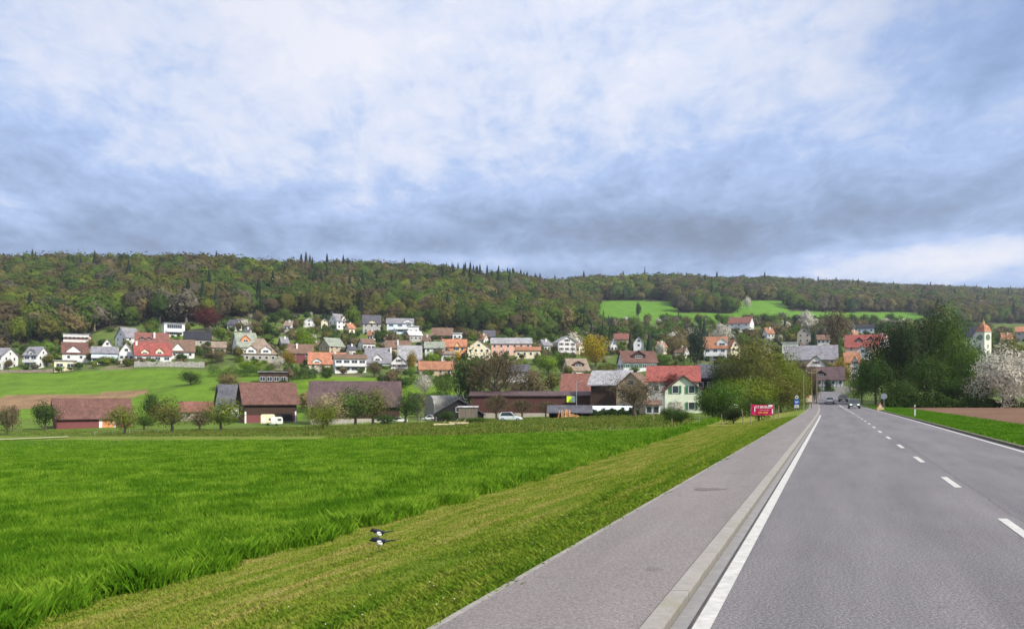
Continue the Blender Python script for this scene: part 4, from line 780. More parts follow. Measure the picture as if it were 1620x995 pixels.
def banner():
    a = at(1206, 72); u = (1206 - CX) / F; t = empty('banner', a, math.atan(-u) + 0.05, 'magenta cloth banner with white and yellow lettering tied between posts', 'banner')
    k = 72 / F; z = lambda r: zrow(r, 72) - a.z
    n = 26; v = []; f = []; mi = []
    zt_, zb_ = z(639.5), z(656); w = 17 * k
    for j in range(9):
        for i in range(n + 1):
            x = -w + 2 * w * i / n; sag = 0.05 * (1 - (x / w) ** 2)
            v.append((x, 0.04 * math.sin(i * 0.9 + j * 0.5) * (j / 8), zt_ + (zb_ - zt_) * j / 8 - sag))
    for j in range(8):
        for i in range(n): f.append((j*(n+1)+i, j*(n+1)+i+1, (j+1)*(n+1)+i+1, (j+1)*(n+1)+i))
    me = bpy.data.meshes.new('cloth'); me.from_pydata(v, [], f); me.materials.append(mat('banner_magenta', (0.50, 0.01, 0.09), 0.6, 0.2, 3.0)); me.update(); c = link('cloth', me, t)
    sm = c.modifiers.new('thick', 'SOLIDIFY'); sm.thickness = 0.012
    q = MB(); hgt = zt_ - zb_
    random.seed(5)
    def row_(z0, h, x0, x1, gap, dens):
        x = x0
        while x < x1:
            ww_ = h * random.uniform(0.5, 0.75); st = h * 0.2
            q.box(x, x + st, -0.075, -0.065, z0, z0 + h)
            if random.random() < 0.7: q.box(x + ww_ - st, x + ww_, -0.075, -0.065, z0, z0 + h * random.choice((0.5, 1.0)))
            for fz in random.sample((0, 0.4, 0.8), 2): q.box(x + st, x + ww_ - st, -0.075, -0.065, z0 + h*fz, z0 + h*fz + st)
            x += ww_ + gap
    row_(zt_ - hgt * 0.36, hgt * 0.22, -w * 0.60, w * 0.75, hgt * 0.05, 1); q.build('lettering', M_FR, t)
    q = MB(); row_(zb_ + hgt * 0.42, hgt * 0.09, -w * 0.25, w * 0.6, hgt * 0.03, 1); q.build('small_lettering', mat('pink_ink', (0.75, 0.35, 0.40)), t)
    q = MB(); row_(zb_ + hgt * 0.14, hgt * 0.15, -w * 0.35, w * 0.55, hgt * 0.04, 1); q.build('yellow_lettering', mat('yellow_ink', (0.80, 0.45, 0.05)), t)
    q = MB(); q.box(-w * 0.72, -w * 0.64, -0.07, -0.06, zb_ + hgt*0.3, zt_ - hgt*0.25); q.box(w * 0.84, w * 0.94, -0.07, -0.06, zb_ + hgt*0.12, zb_ + hgt*0.55); q.box(w * 0.55, w * 0.9, -0.07, -0.06, zt_ - hgt*0.22, zt_ - hgt*0.04); q.build('white_border', M_FR, t)
    for x in (-w - 0.03, w + 0.03): p = MB(); p.tube((x, 0.04, -0.4), (x, 0.04, zt_ + 0.1), 0.04, 0.035, 8); p.build('post', M_PW, t)
banner()
def stake(px, Y, top, label, lean=0.0):
    a = at(px, Y); h = zrow(top, Y) - a.z; t = MB(); t.tube((0, 0, -0.3), (lean, 0, h), 0.05, 0.04, 8); t.tube((lean, 0, h), (lean, 0, h + 0.04), 0.04, 0.02, 8)
    tag(t.build('fence_post', M_PW, None, a), label, 'fence post', 'wooden posts before the bushes')
stake(1232, 76, 642, 'pale wooden post right of the magenta banner'); stake(1177, 74, 647, 'grey leaning post left of the magenta banner', -0.2)
stake(1143, 78, 655, 'short post between the banner and the dark bush', -0.1); stake(1106, 84, 655, 'post before the dark bushes, second from the left')
stake(1034, 110, 640, 'thin white post beside the low white wing'); stake(1063, 88, 662, 'lowest post at the foot of the rounded dark bush')

def fence(name, label, pts, h, gap, rails, mt, pr=0.05):
    t = empty(name, (0, 0, 0), 0, label, 'fence'); A = [at(*p) for p in pts]
    t.location = A[0]; o = A[0]; P = []
    for a, b_ in zip(A[:-1], A[1:]):
        n_ = max(1, int((b_ - a).length / gap))
        for i in range(n_): q = a.lerp(b_, i / n_); P.append(Vector((q.x, q.y, tzf(q.x, q.y))))
    P.append(A[-1])
    for p in P: q = MB(); q.tube(p - o + Vector((0, 0, -0.3)), p - o + Vector((0, 0, h)), pr, pr * 0.9, 6); q.build('post', mt, t)
    r = MB()
    for a, b_ in zip(P[:-1], P[1:]):
        for z in rails: r.tube(a - o + Vector((0, -pr, z)), b_ - o + Vector((0, -pr, z)), 0.022, 0.022, 4)
    r.build('rail', mt, t)
M_WF = mat('weathered_white', (0.50, 0.49, 0.44), 0.8, 0.2, 2.0)
fence('paddock_fence', 'pale rail fence behind the orchard trees in the middle', [(520, 205), (600, 206), (690, 204)], 1.35, 3.5, (0.5, 1.15), M_WF, 0.045)
fence('wire_fence', 'thin wire fence in front of the tall timber barn', [(372, 205), (430, 206), (500, 207)], 1.5, 2.6, (0.3, 0.6, 0.9, 1.2, 1.45), mat('green_wire', (0.12, 0.18, 0.10), 0.7), 0.035)
fence('wire_fence', 'low pale fence before the long red roofed barn', [(150, 172), (205, 174), (250, 176)], 0.9, 3.2, (0.8,), M_WF, 0.04)
def wall_sign():
    Y = 213.0; px = 905; X = (px - CX) / F * Y; t = empty('wall_sign', (X, Y - 0.2, zrow(631.5, Y)), math.atan(-(px - CX) / F), 'square yellow green panel with a white half on the dark barn wall', 'sign')
    b = MB(); b.box(-1.4, 0.0, -0.08, 0, -0.8, 0.8); b.build('yellow_panel', mat('sign_lime', (0.62, 0.80, 0.05), 0.5, 0.05), t)
    b = MB(); b.box(0.01, 0.8, -0.08, 0, -0.8, 0.8); b.build('white_panel', wmat('bluish'), t); b = MB(); b.box(0.81, 1.35, -0.07, 0, -0.5, 0.7); b.build('green_panel', mat('sign_green', (0.03, 0.14, 0.10)), t)
wall_sign()
# right side: temporary signs, marker post
def works():
    a = at(1392.5, 112); t = empty('warning_sign', a, math.atan(-0.447), 'orange and white folding warning board on the right verge', 'road sign')
    p = MB(); p.prism([(-0.50, 0.15), (0.50, 0.15), (0.02, 1.05), (-0.02, 1.05)], -0.12, -0.08, 'xz'); p.build('orange_triangle', wmat('orange'), t)
    q = MB(); q.prism([(-0.26, 0.30), (0.26, 0.30), (0.0, 0.80)], -0.135, -0.125, 'xz'); q.build('white_triangle', M_FR, t)
    b = MB(); b.box(-0.36, 0.50, -0.30, -0.26, -0.02, 0.34); b.build('white_plate', wmat('yellow'), t)
    for x in (-0.4, 0.4): s = MB(); s.tube((x, -0.1, 0.2), (x * 1.1, 0.5, -0.1), 0.025, 0.025, 6); s.build('leg', M_DK, t)
    a = at(1398.5, 116); t = empty('road_sign', a, math.atan(-0.45), 'grey back of a round road sign on the right verge', 'road sign')
    p = MB(); p.tube((0, 0.05, -0.4), (0, 0.05, 2.2), 0.03, 0.03, 8); p.build('post', M_GV, t); d = MB(); d.tube((0, -0.015, 1.9), (0, 0.015, 1.9), 0.42, 0.42, 28); d.build('disc', M_GV, t)
    c = MB(); c.box(-0.5, 0.0, 0.02, 0.08, 1.55, 1.60); c.build('bracket', M_GV, t)
works()
def marker():
    a = at(1447.5, 75); t = empty('marker_post', a, math.atan(-0.49), 'white roadside marker post with a black band', 'marker post'); h = zrow(639.5, 75) - a.z
    b = MB(); b.prism([(-0.07, -0.3), (0.07, -0.3), (0.06, h - 0.06), (0.0, h), (-0.06, h - 0.10)], -0.05, 0.05, 'xz'); b.build('post', mat('post_white', (0.74, 0.74, 0.70), 0.6, 0.08), t, bevel=0.01)
    c = MB(); c.prism([(-0.072, h * 0.60), (0.070, h * 0.66), (0.070, h * 0.82), (-0.068, h * 0.76)], -0.056, 0.056, 'xz'); c.build('black_band', M_DK, t); c = MB(); c.box(-0.02, 0.02, -0.062, -0.057, h * 0.66, h * 0.76); c.build('reflector', mat('reflector', (0.8, 0.6, 0.3), 0.2), t)
marker()

# ------------------------------------------------------------------ cars
def car(label, px, Y, rz, paint, L=4.3, Wd=1.76, Hh=1.5, suv=False, lights='front', group=None, zoff=0.0, xyz=None, cat='car'):
    a = at(px, Y) if xyz is None else Vector(xyz); a.z += zoff
    t = empty('parked_car' if group == 'cars parked at the farm' else 'car', a, rz, label, cat, group)      # the nose looks along local +X
    m_p = mat('paint_' + paint[0], paint[1], 0.3, 0.04, spec=0.6); hl = L / 2; hw = Wd / 2; bz = 0.28; by = 0.86 if not suv else 1.0
    st = [(-hl, 0.42, by * 0.80, 0.86), (-hl + 0.10, bz, by * 0.98, 0.94), (-hl + 0.8, bz, by, 1.0), (0.0, bz, by, 1.0), (hl * 0.45, bz, by * 0.97, 1.0), (hl - 0.35, bz, by * 0.80, 0.95), (hl, 0.40, by * 0.62, 0.82)]
    rings = []
    for x, z0, z1, k in st:
        w = hw * k; rings.append([(x, -w * 0.93, z0), (x, -w, z0 + 0.15), (x, -w, (z0 + z1) / 2), (x, -w * 0.95, z1 - 0.04), (x, -w * 0.82, z1), (x, w * 0.82, z1), (x, w * 0.95, z1 - 0.04), (x, w, (z0 + z1) / 2), (x, w, z0 + 0.15), (x, w * 0.93, z0)])
    b = MB(); b.loft(rings)
    # cabin
    zt_ = Hh; c = [(-hl + (0.10 if suv else 0.35), by - 0.03, 0.90), (-hl + (0.45 if suv else 0.95), zt_ - 0.05, 0.76), (-0.1, zt_, 0.78), (hl * 0.12, zt_ - 0.05, 0.76), (hl * 0.48, by - 0.05, 0.88)]
    lo = [(-hl + (0.10 if suv else 0.35)), hl * 0.48]
    prof = [(c[0][0], c[0][1]), (c[1][0], c[1][1]), (c[2][0], c[2][1]), (c[3][0], c[3][1]), (c[4][0], c[4][1])]
    rr = [[(x, s * hw * kk, z) for s in (-1, 1)] for (x, z, kk) in c]
    v = []; 
    for (x, z, kk) in c: v += [(x, -hw * kk, z), (x, hw * kk, z)]
    b.poly(v, [(0, 1, 3, 2), (2, 3, 5, 4), (4, 5, 7, 6), (6, 7, 9, 8), (0, 2, 4, 6, 8), (1, 9, 7, 5, 3), (0, 8, 9, 1)])
    bo = b.build('body', m_p, t, smooth=False, bevel=0.03)
    g_ = mat('car_glass', (0.02, 0.025, 0.03), 0.08, 0.05, spec=0.8)
    def quad(name, pts, mt, off):
        q = MB(); p = [Vector(x) for x in pts]; n_ = (p[1] - p[0]).cross(p[2] - p[0]).normalized() * off
        k_ = len(p); q.poly([x + n_ for x in p] + [x - n_ * 0.2 for x in p], [tuple(range(k_)), tuple(range(2*k_-1, k_-1, -1))] + [(i, i + k_, (i+1) % k_ + k_, (i+1) % k_) for i in range(k_)]); return q.build(name, mt, t)
    def lerp3(p, q, f): return tuple(p[i] + (q[i] - p[i]) * f for i in range(3))
    def inset(pts, f=0.12):
        cx_ = [sum(p[i] for p in pts) / len(pts) for i in range(3)]; return [lerp3(p, cx_, f) for p in pts]
    quad('windscreen', inset([v[8], v[9], v[7], v[6]]), g_, 0.02); quad('rear_window', inset([v[2], v[3], v[1], v[0]], 0.15), g_, 0.02)
    quad('side_window', inset([v[0], v[8], v[6], v[4], v[2]], 0.14), g_, 0.02); quad('side_window', inset([v[3], v[5], v[7], v[9], v[1]], 0.14), g_, 0.02)
    for sx_ in (-hl + 0.8, hl - 0.82):
        for sy_ in (-1, 1):
            w = MB(); w.tube((sx_, sy_ * (hw - 0.20), 0.32), (sx_, sy_ * (hw + 0.012), 0.32), 0.32, 0.32, 18); wo = w.build('tyre', mat('rubber', (0.015, 0.015, 0.016), 0.9, 0.1), t)
            w = MB(); w.tube((sx_, sy_ * (hw + 0.0), 0.32), (sx_, sy_ * (hw + 0.03), 0.32), 0.20, 0.18, 12); w.build('rim', M_GV, wo)
    for sy_ in (-1, 1):
        q = MB(); q.box(hl - 0.16, hl - 0.04, sy_ * hw * 0.62 - 0.17, sy_ * hw * 0.62 + 0.17, 0.52, 0.66)
        m, nt, bb = (None, None, None)
        if 'lit_lamp' not in MATS:
            m, nt, bb = base_mat('lit_lamp', 0.2); bb.inputs['Base Color'].default_value = (0.9, 0.88, 0.75, 1); bb.inputs['Emission Color'].default_value = (1, 0.92, 0.75, 1); bb.inputs['Emission Strength'].default_value = 1.0; MATS['lit_lamp'] = m
        q.build('headlight', MATS['lit_lamp'] if lights == 'lit' else mat('lamp_clear', (0.6, 0.6, 0.6), 0.2, 0.02), t)
        q = MB(); q.box(-hl - 0.01, -hl + 0.10, sy_ * hw * 0.72 - 0.12, sy_ * hw * 0.72 + 0.12, 0.62, 0.80); q.build('tail_light', mat('lamp_red', (0.4, 0.02, 0.02), 0.3, 0.02), t)
        q = MB(); q.box(hl * 0.36, hl * 0.44, sy_ * (hw + 0.12) - 0.10, sy_ * (hw + 0.12) + 0.06, by - 0.02, by + 0.14); q.build('mirror', m_p, t)
    q = MB(); q.box(-hl - 0.02, -hl + 0.02, -0.26, 0.26, 0.47, 0.58); q.build('number_plate', M_FR, t); q = MB(); q.box(hl - 0.05, hl + 0.02, -0.26, 0.26, 0.36, 0.46); q.build('number_plate', M_FR, t)
    q = MB(); q.box(-hl - 0.015, -hl + 0.3, -hw * 0.8, hw * 0.8, 0.27, 0.44); q.build('bumper', M_DK, t)
    q = MB(); q.box(hl - 0.25, hl + 0.012, -hw * 0.45, hw * 0.45, 0.48, 0.58); q.build('grille', M_DK, t)
    return t
def road_pos(off, Y): return (off + 0.3885 * Y + float(bend(Y)), Y, float(road_z(Y)) + 0.01)
rd = math.atan2(1, 0.3885)
car('white car driving away in the left lane', 0, 0, rd + 0.05, ('white', (0.72, 0.72, 0.72)), xyz=road_pos(0.95, 168), group='cars on the road', Hh=1.45)
car('black oncoming car, the farther of the two', 0, 0, rd + math.pi + 0.06, ('black', (0.015, 0.02, 0.03)), xyz=road_pos(4.3, 182), group='cars on the road', suv=True, Hh=1.6)
car('dark green grey oncoming car with lit headlights, the nearer', 0, 0, rd + math.pi + 0.02, ('petrol', (0.05, 0.085, 0.09)), xyz=road_pos(4.35, 134), group='cars on the road', lights='lit')
car('silver white estate car parked on the grass by the long barn', 808, 158, R(-8), ('silver', (0.55, 0.60, 0.62)), L=4.5, suv=True, Hh=1.75, group='cars parked at the farm')
car('cream car half hidden by the orchard bush', 600, 212, R(172), ('cream', (0.62, 0.60, 0.42)), group='cars parked at the farm')
car('white car behind the orchard tree trunks', 632, 214, R(10), ('white', (0.72, 0.72, 0.72)), group='cars parked at the farm')
car('white car just left of the dark gabled shed', 679, 222, R(170), ('white', (0.72, 0.72, 0.72)), L=3.6, group='cars parked at the farm')
car('dark car under the white roofed carport', 966, 178, R(15), ('black', (0.015, 0.02, 0.03)), group='cars parked at the farm')
def caravan(px, Y, rz, label, L=4.2, h=2.6, col='cream'):
    a = at(px, Y); t = empty('caravan', a, rz, label, 'caravan'); b = MB()
    b.prism([(-L/2, 0.55), (L/2 - 0.3, 0.55), (L/2, 0.9), (L/2 - 0.15, h - 0.2), (L/2 - 0.5, h), (-L/2 + 0.3, h), (-L/2, h - 0.35)], -1.05, 1.05, 'xz'); b.build('body', wmat(col), t, bevel=0.05)
    q = MB(); q.box(0.2, 1.1, -1.08, -1.045, 1.4, 1.9); q.build('window', M_GL, t); q = MB(); q.box(-1.5, -0.85, -1.08, -1.045, 0.7, 2.2); q.build('door', M_FR, t)
    for s in (-1, 1): w = MB(); w.tube((-0.1, s * 0.85, 0.33), (-0.1, s * 1.07, 0.33), 0.33, 0.33, 16); w.build('wheel', mat('rubber', (0.015, 0.015, 0.016)), t)
    q = MB(); q.tube((L/2 - 0.1, 0, 0.5), (L/2 + 1.0, 0, 0.45), 0.05, 0.04, 6); q.build('drawbar', M_DK, t)
caravan(424, 222, 0.3, 'cream caravan parked before the tall timber barn', 3.8, 3.0); caravan(438, 219, 0.3, 'small white trailer box with a dark slot window', 3.2, 2.4, 'white')
def polytunnel():
    a = at(706, 236); t = empty('polytunnel', a, math.atan(0.08) + 0.5, 'pale curved plastic greenhouse tunnel behind the dark shed', 'greenhouse')
    r = MB(); L = 11; n = 12; rings = []
    for x in (-L/2, L/2): rings.append([(x, 3.0 * math.cos(math.pi * i / n), 3.2 + 3.2 * math.sin(math.pi * i / n)) for i in range(n + 1)] + [(x, -3.0, -0.5), (x, 3.0, -0.5)])
    r.loft(rings); r.build('cover', mat('plastic_film', (0.24, 0.24, 0.22), 0.7, 0.15, 1.0), t)
    for i in range(6):
        q = MB(); x = -L/2 + L * i / 5
        for k_ in range(n): q.tube((x, 3.04 * math.cos(math.pi*k_/n), 3.2 + 3.24 * math.sin(math.pi*k_/n)), (x, 3.04 * math.cos(math.pi*(k_+1)/n), 3.2 + 3.24 * math.sin(math.pi*(k_+1)/n)), 0.05, 0.05, 4, False)
        q.build('hoop', M_GV, t)
polytunnel()

# ------------------------------------------------------------------ two magpies
def magpie(px, Y, label, rz, bendh):
    a = at(px, Y); t = empty('magpie', a, rz, label, 'bird', 'magpies on the mown verge')      # the bill looks along local -X
    S = [(-0.150, 0.155 - bendh, 0.003, 0.003), (-0.118, 0.160 - bendh, 0.009, 0.010), (-0.105, 0.166 - bendh, 0.021, 0.024), (-0.085, 0.170 - bendh, 0.027, 0.030), (-0.062, 0.162 - bendh * 0.7, 0.027, 0.029), (-0.040, 0.148, 0.036, 0.036),
         (-0.005, 0.132, 0.052, 0.050), (0.035, 0.122, 0.054, 0.052), (0.075, 0.120, 0.042, 0.040), (0.105, 0.124, 0.024, 0.022), (0.135, 0.128, 0.014, 0.012), (0.20, 0.134, 0.012, 0.009), (0.28, 0.142, 0.010, 0.007), (0.32, 0.147, 0.004, 0.003)]
    rings = [[(x, w * math.cos(2*math.pi*i/14), z + h * math.sin(2*math.pi*i/14)) for i in range(14)] for x, z, w, h in S]
    b = MB(); b.loft(rings); nb = len(b.f)
    for fi in range(len(b.f)):
        cx_ = sum(b.v[i][0] for i in b.f[fi]) / len(b.f[fi]); cz_ = sum(b.v[i][2] for i in b.f[fi]) / len(b.f[fi])
        if -0.035 < cx_ < 0.09 and cz_ < 0.130: b.m[fi] = 1
    o = b.build('body', [mat('black_feather', (0.012, 0.014, 0.02), 0.45, 0.3, 30), mat('white_feather', (0.80, 0.80, 0.78), 0.8, 0.04)], t, smooth=True)
    for s in (-1, 1):
        w = MB(); pts = [(-0.030, 0.140), (0.0, 0.160), (0.05, 0.160), (0.10, 0.148), (0.135, 0.140), (0.09, 0.132), (0.03, 0.128), (-0.02, 0.130)]
        w.prism([(p[0], p[1]) for p in pts], s * 0.040, s * 0.0535, 'xz'); wo = w.build('wing', mat('blue_black', (0.015, 0.025, 0.06), 0.35, 0.2), o)
        q = MB(); q.prism([(-0.022, 0.128), (0.0, 0.148), (0.045, 0.146), (0.062, 0.136), (0.03, 0.130)], s * 0.054, s * 0.057, 'xz'); q.build('shoulder_patch', mat('white_feather', (0.80, 0.80, 0.78)), wo)
        l = MB(); l.tube((0.02, s*0.02, 0.085), (0.012, s*0.022, 0.045), 0.007, 0.004, 6); l.tube((0.012, s*0.022, 0.045), (0.018, s*0.022, 0.0), 0.0035, 0.003, 6)
        for an in (-0.5, 0, 0.5, math.pi): l.tube((0.018, s*0.022, 0.003), (0.018 - 0.03*math.cos(an), s*0.022 + 0.03*math.sin(an), 0.002), 0.0028, 0.0015, 5)
        l.build('leg', mat('black_feather', (0.012, 0.014, 0.02)), t)
        e = MB(); e.tube((-0.092, s*0.024, 0.174 - bendh), (-0.092, s*0.0275, 0.174 - bendh), 0.004, 0.002, 8); e.build('eye', mat('eye_black', (0.005, 0.005, 0.005), 0.1, 0.01), t)
    t.scale = (0.9, 0.9, 1.2); t.location.z += 0.035
magpie(597, 13.95, 'black and white magpie standing on the mown verge, the farther', 0.25, 0.0)
magpie(598, 12.35, 'black and white magpie stooping on the mown verge, the nearer', 0.15, 0.012)
FRONT = 60

# ------------------------------------------------------------------ trees and bushes
def unit(v): return v / np.maximum(np.linalg.norm(v, axis=-1, keepdims=True), 1e-6)
def cards(P, N, size, g, elong=1.0):
    """quads of the given sizes centred on P facing N"""
    n = len(P); T = unit(np.cross(N, unit(g.normal(size=(n, 3))))); B = np.cross(N, T)
    s = size.reshape(-1, 1); a = T * s * elong; b = B * s / elong
    k = g.uniform(0.6, 1.0, (n, 4, 1))
    V = np.stack([P - a * k[:, 0], P - b * k[:, 1], P + a * k[:, 2], P + b * k[:, 3]], 1).reshape(-1, 3)
    return V, np.arange(n * 4).reshape(n, 4)
def cube_sphere(k):
    P = []; Fc = []; b = 0; t = np.linspace(-1, 1, k + 1); U, V = np.meshgrid(t, t)
    for ax in range(3):
        for sg in (-1, 1):
            q = [None] * 3; q[ax] = np.full(U.shape, float(sg)); q[(ax + 1) % 3] = U * sg; q[(ax + 2) % 3] = V; P.append(np.stack(q, -1).reshape(-1, 3))
            i = np.arange((k + 1) ** 2).reshape(k + 1, k + 1) + b; Fc.append(np.stack([i[:-1, :-1], i[:-1, 1:], i[1:, 1:], i[1:, :-1]], -1).reshape(-1, 4)); b += (k + 1) ** 2
    return unit(np.vstack(P)), np.vstack(Fc)
def with_core(kind, arr, seed, low=False, k=4, size=0.80):
    """adds lumpy inner foliage so that far crowns read as solid masses with a broken leaf fringe"""
    V, Fc, tn = arr; S, Q = cube_sphere(k)
    if kind == 'cone': z = S[:, 2]; t = (z + 1) / 2; r = 0.26 * (1 - t) ** 0.8 + 0.01; a = np.arctan2(S[:, 1], S[:, 0]); rr = r * np.minimum(1, np.hypot(S[:, 0], S[:, 1]) * 2.5); C = np.stack([rr * np.cos(a), rr * np.sin(a), 0.08 + 0.86 * t], -1)
    else:
        lump = 1 + 0.16 * np.sin(S[:, 0] * 5 + seed) * np.cos(S[:, 1] * 4.5 + seed) + 0.12 * np.sin(S[:, 2] * 7 + S[:, 0] * 4 + seed * 2)
        zb = {'bush': 0.03, 'oval': 0.10, 'round': 0.20, 'spread': 0.26}.get(kind, 0.2) if not low else 0.05; C = S * lump[:, None] * np.array([0.5, 0.5, (1 - zb) / 2]) * size; C[:, 2] += zb + (1 - zb) / 2
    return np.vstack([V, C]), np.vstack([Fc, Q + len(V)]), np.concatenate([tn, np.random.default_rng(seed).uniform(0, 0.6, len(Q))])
def crown_arrays(kind, n, seed, dens=1.0, low=False):
    g = np.random.default_rng(seed)
    if kind in ('round', 'bush', 'oval', 'spread'):
        K = {'round': 11, 'bush': 10, 'oval': 10, 'spread': 13}[kind]
        c0, rad = {'round': ((0, 0, 0.60), (0.30, 0.30, 0.25)), 'bush': ((0, 0, 0.42), (0.30, 0.30, 0.30)), 'oval': ((0, 0, 0.56), (0.27, 0.27, 0.33)), 'spread': ((0, 0, 0.58), (0.36, 0.36, 0.22))}[kind]
        d = unit(g.normal(size=(K, 3))); C = np.array(c0) + d * np.array(rad) * g.uniform(0.45, 1.0, (K, 1)); C = np.vstack([C, [c0]])
        Rr = np.append(g.uniform(0.13, 0.22, K), 0.27); w = Rr ** 2; w /= w.sum()
        li = g.choice(K + 1, n, p=w); d = unit(g.normal(size=(n, 3))); r = Rr[li] * g.uniform(0.15, 1, n) ** 0.45
        lump = 1 + 0.25 * np.sin(d[:, 0] * 7 + li) * np.cos(d[:, 1] * 6 + li * 2) * np.cos(d[:, 2] * 5)
        P = C[li] + d * (r * lump)[:, None]
        P[:, :2] = np.clip(P[:, :2], -0.52, 0.52); P[:, 2] = np.clip(P[:, 2], 0.01 if kind == 'bush' else 0.16, 1.02)
        N = unit(d * 1.3 + (C[li] - np.array(c0)) * 3.0 + g.normal(size=(n, 3)) * 0.40 + np.array([0, 0, 0.25]))
        lo = np.percentile(P, 1, axis=0); hi = np.percentile(P, 99, axis=0); zb = {'bush': 0.03, 'oval': 0.10, 'round': 0.20, 'spread': 0.26}[kind] if not low else 0.05
        P[:, :2] = (P[:, :2] - (lo + hi)[:2] / 2) / (hi - lo)[:2] * 0.96; P[:, 2] = zb + (P[:, 2] - lo[2]) / (hi[2] - lo[2]) * (0.985 - zb)
        s = 0.62 / math.sqrt(n) * g.uniform(0.6, 1.4, n); lt = g.uniform(0, 1, K + 1)[li] * 0.7 + g.uniform(0, 0.3, n)
        return cards(P, N, s * 2.1 * dens, g) + (lt,)
    if kind == 'twig':          # leafless or budding crown: thin upward slivers
        d = unit(g.normal(size=(n, 3)) + np.array([0, 0, 0.25])); r = g.uniform(0.2, 1, n) ** 0.5
        P = np.array([0, 0, 0.58]) + d * np.array([0.44, 0.44, 0.38]) * r[:, None] * (0.85 + 0.2 * np.sin(d[:, :1] * 9 + seed) * np.cos(d[:, 1:2] * 7))
        ax = unit(d * np.array([1, 1, 0.6]) + np.array([0, 0, 0.6]) + g.normal(size=(n, 3)) * 0.35); T = unit(np.cross(ax, g.normal(size=(n, 3))))
        L = (0.9 / math.sqrt(n) * g.uniform(0.7, 1.7, n) * 1.5)[:, None]; W = L * 0.13 * dens
        V = np.stack([P - ax * L, P - T * W, P + ax * L, P + T * W], 1).reshape(-1, 3)
        return V, np.arange(n * 4).reshape(n, 4), g.uniform(0, 1, n)
    if kind == 'cone':
        t = 1 - np.sqrt(g.uniform(0, 1, n)); z = 0.06 + 0.94 * t; a = g.uniform(0, 2 * math.pi, n)
        R_ = 0.5 * (1 - t) ** 0.85 * (0.78 + 0.22 * np.sin(t * 60 + seed)) * (0.85 + 0.15 * np.sin(a * 5 + t * 17)) + 0.012
        r = R_ * g.uniform(0.25, 1, n) ** 0.5; P = np.stack([r * np.cos(a), r * np.sin(a), z], -1)
        out = np.stack([np.cos(a), np.sin(a), -0.35 * np.ones(n)], -1); out = unit(out); side = np.stack([-np.sin(a), np.cos(a), np.zeros(n)], -1)
        s = (0.55 / math.sqrt(n) * g.uniform(0.7, 1.4, n) * (0.5 + 0.8 * (1 - t)))[:, None] * 1.5 * dens
        tw = g.normal(size=(n, 3)) * 0.25; A = unit(out + tw); Bv = unit(side + tw)
        V = np.stack([P - A * s, P - Bv * s * 0.55, P + A * s, P + Bv * s * 0.55], 1).reshape(-1, 3); V[:, 2] = np.maximum(V[:, 2], 0.02)
        return V, np.arange(n * 4).reshape(n, 4), g.uniform(0.2, 0.7, n)
LM = dict(fresh=leaf_mat('leaf_fresh', (0.125, 0.20, 0.03)), mid=leaf_mat('leaf_mid', (0.085, 0.145, 0.026)), deep=leaf_mat('leaf_deep', (0.050, 0.092, 0.020)),
          conifer=leaf_mat('leaf_conifer', (0.026, 0.045, 0.028), trans=0.1), olive=leaf_mat('leaf_olive', (0.135, 0.138, 0.034)), bare=leaf_mat('twig_brown', (0.120, 0.098, 0.052), trans=0.1),
          greybare=leaf_mat('twig_grey', (0.130, 0.120, 0.085), trans=0.1), copper=leaf_mat('leaf_copper', (0.105, 0.030, 0.028)), yellow=leaf_mat('leaf_yellow', (0.33, 0.24, 0.015)), gold=leaf_mat('leaf_gold', (0.26, 0.19, 0.02)),
          beige=leaf_mat('leaf_beige', (0.34, 0.29, 0.15)), blossom=leaf_mat('leaf_blossom', (0.52, 0.50, 0.42), var=0.2), spring=leaf_mat('leaf_spring', (0.145, 0.190, 0.026)), lime=leaf_mat('leaf_lime', (0.17, 0.27, 0.02)), blackish=leaf_mat('leaf_black_green', (0.030, 0.046, 0.018), trans=0.1), buds=leaf_mat('leaf_buds', (0.20, 0.16, 0.07)))
M_BK = mat('bark', (0.085, 0.065, 0.05), 0.95, 0.3, 2.0); M_BK2 = mat('bark_grey', (0.17, 0.15, 0.12), 0.95, 0.3, 2.0)
_tm = {}
NF = dict(xs=140, s=380, m=900, l=2600, xl=6500)
def crown_mesh(kind, lod, var, mk, dens=1.0):
    key = (kind, lod, var, mk, dens)
    if key not in _tm:
        arr = crown_arrays(kind, NF[lod], len(kind) * 17 + var * 101 + 5, dens)
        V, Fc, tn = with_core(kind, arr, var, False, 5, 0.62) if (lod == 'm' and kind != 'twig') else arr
        _tm[key] = np_mesh('crown', V, Fc, LM[mk], tint=tn)
    return _tm[key]
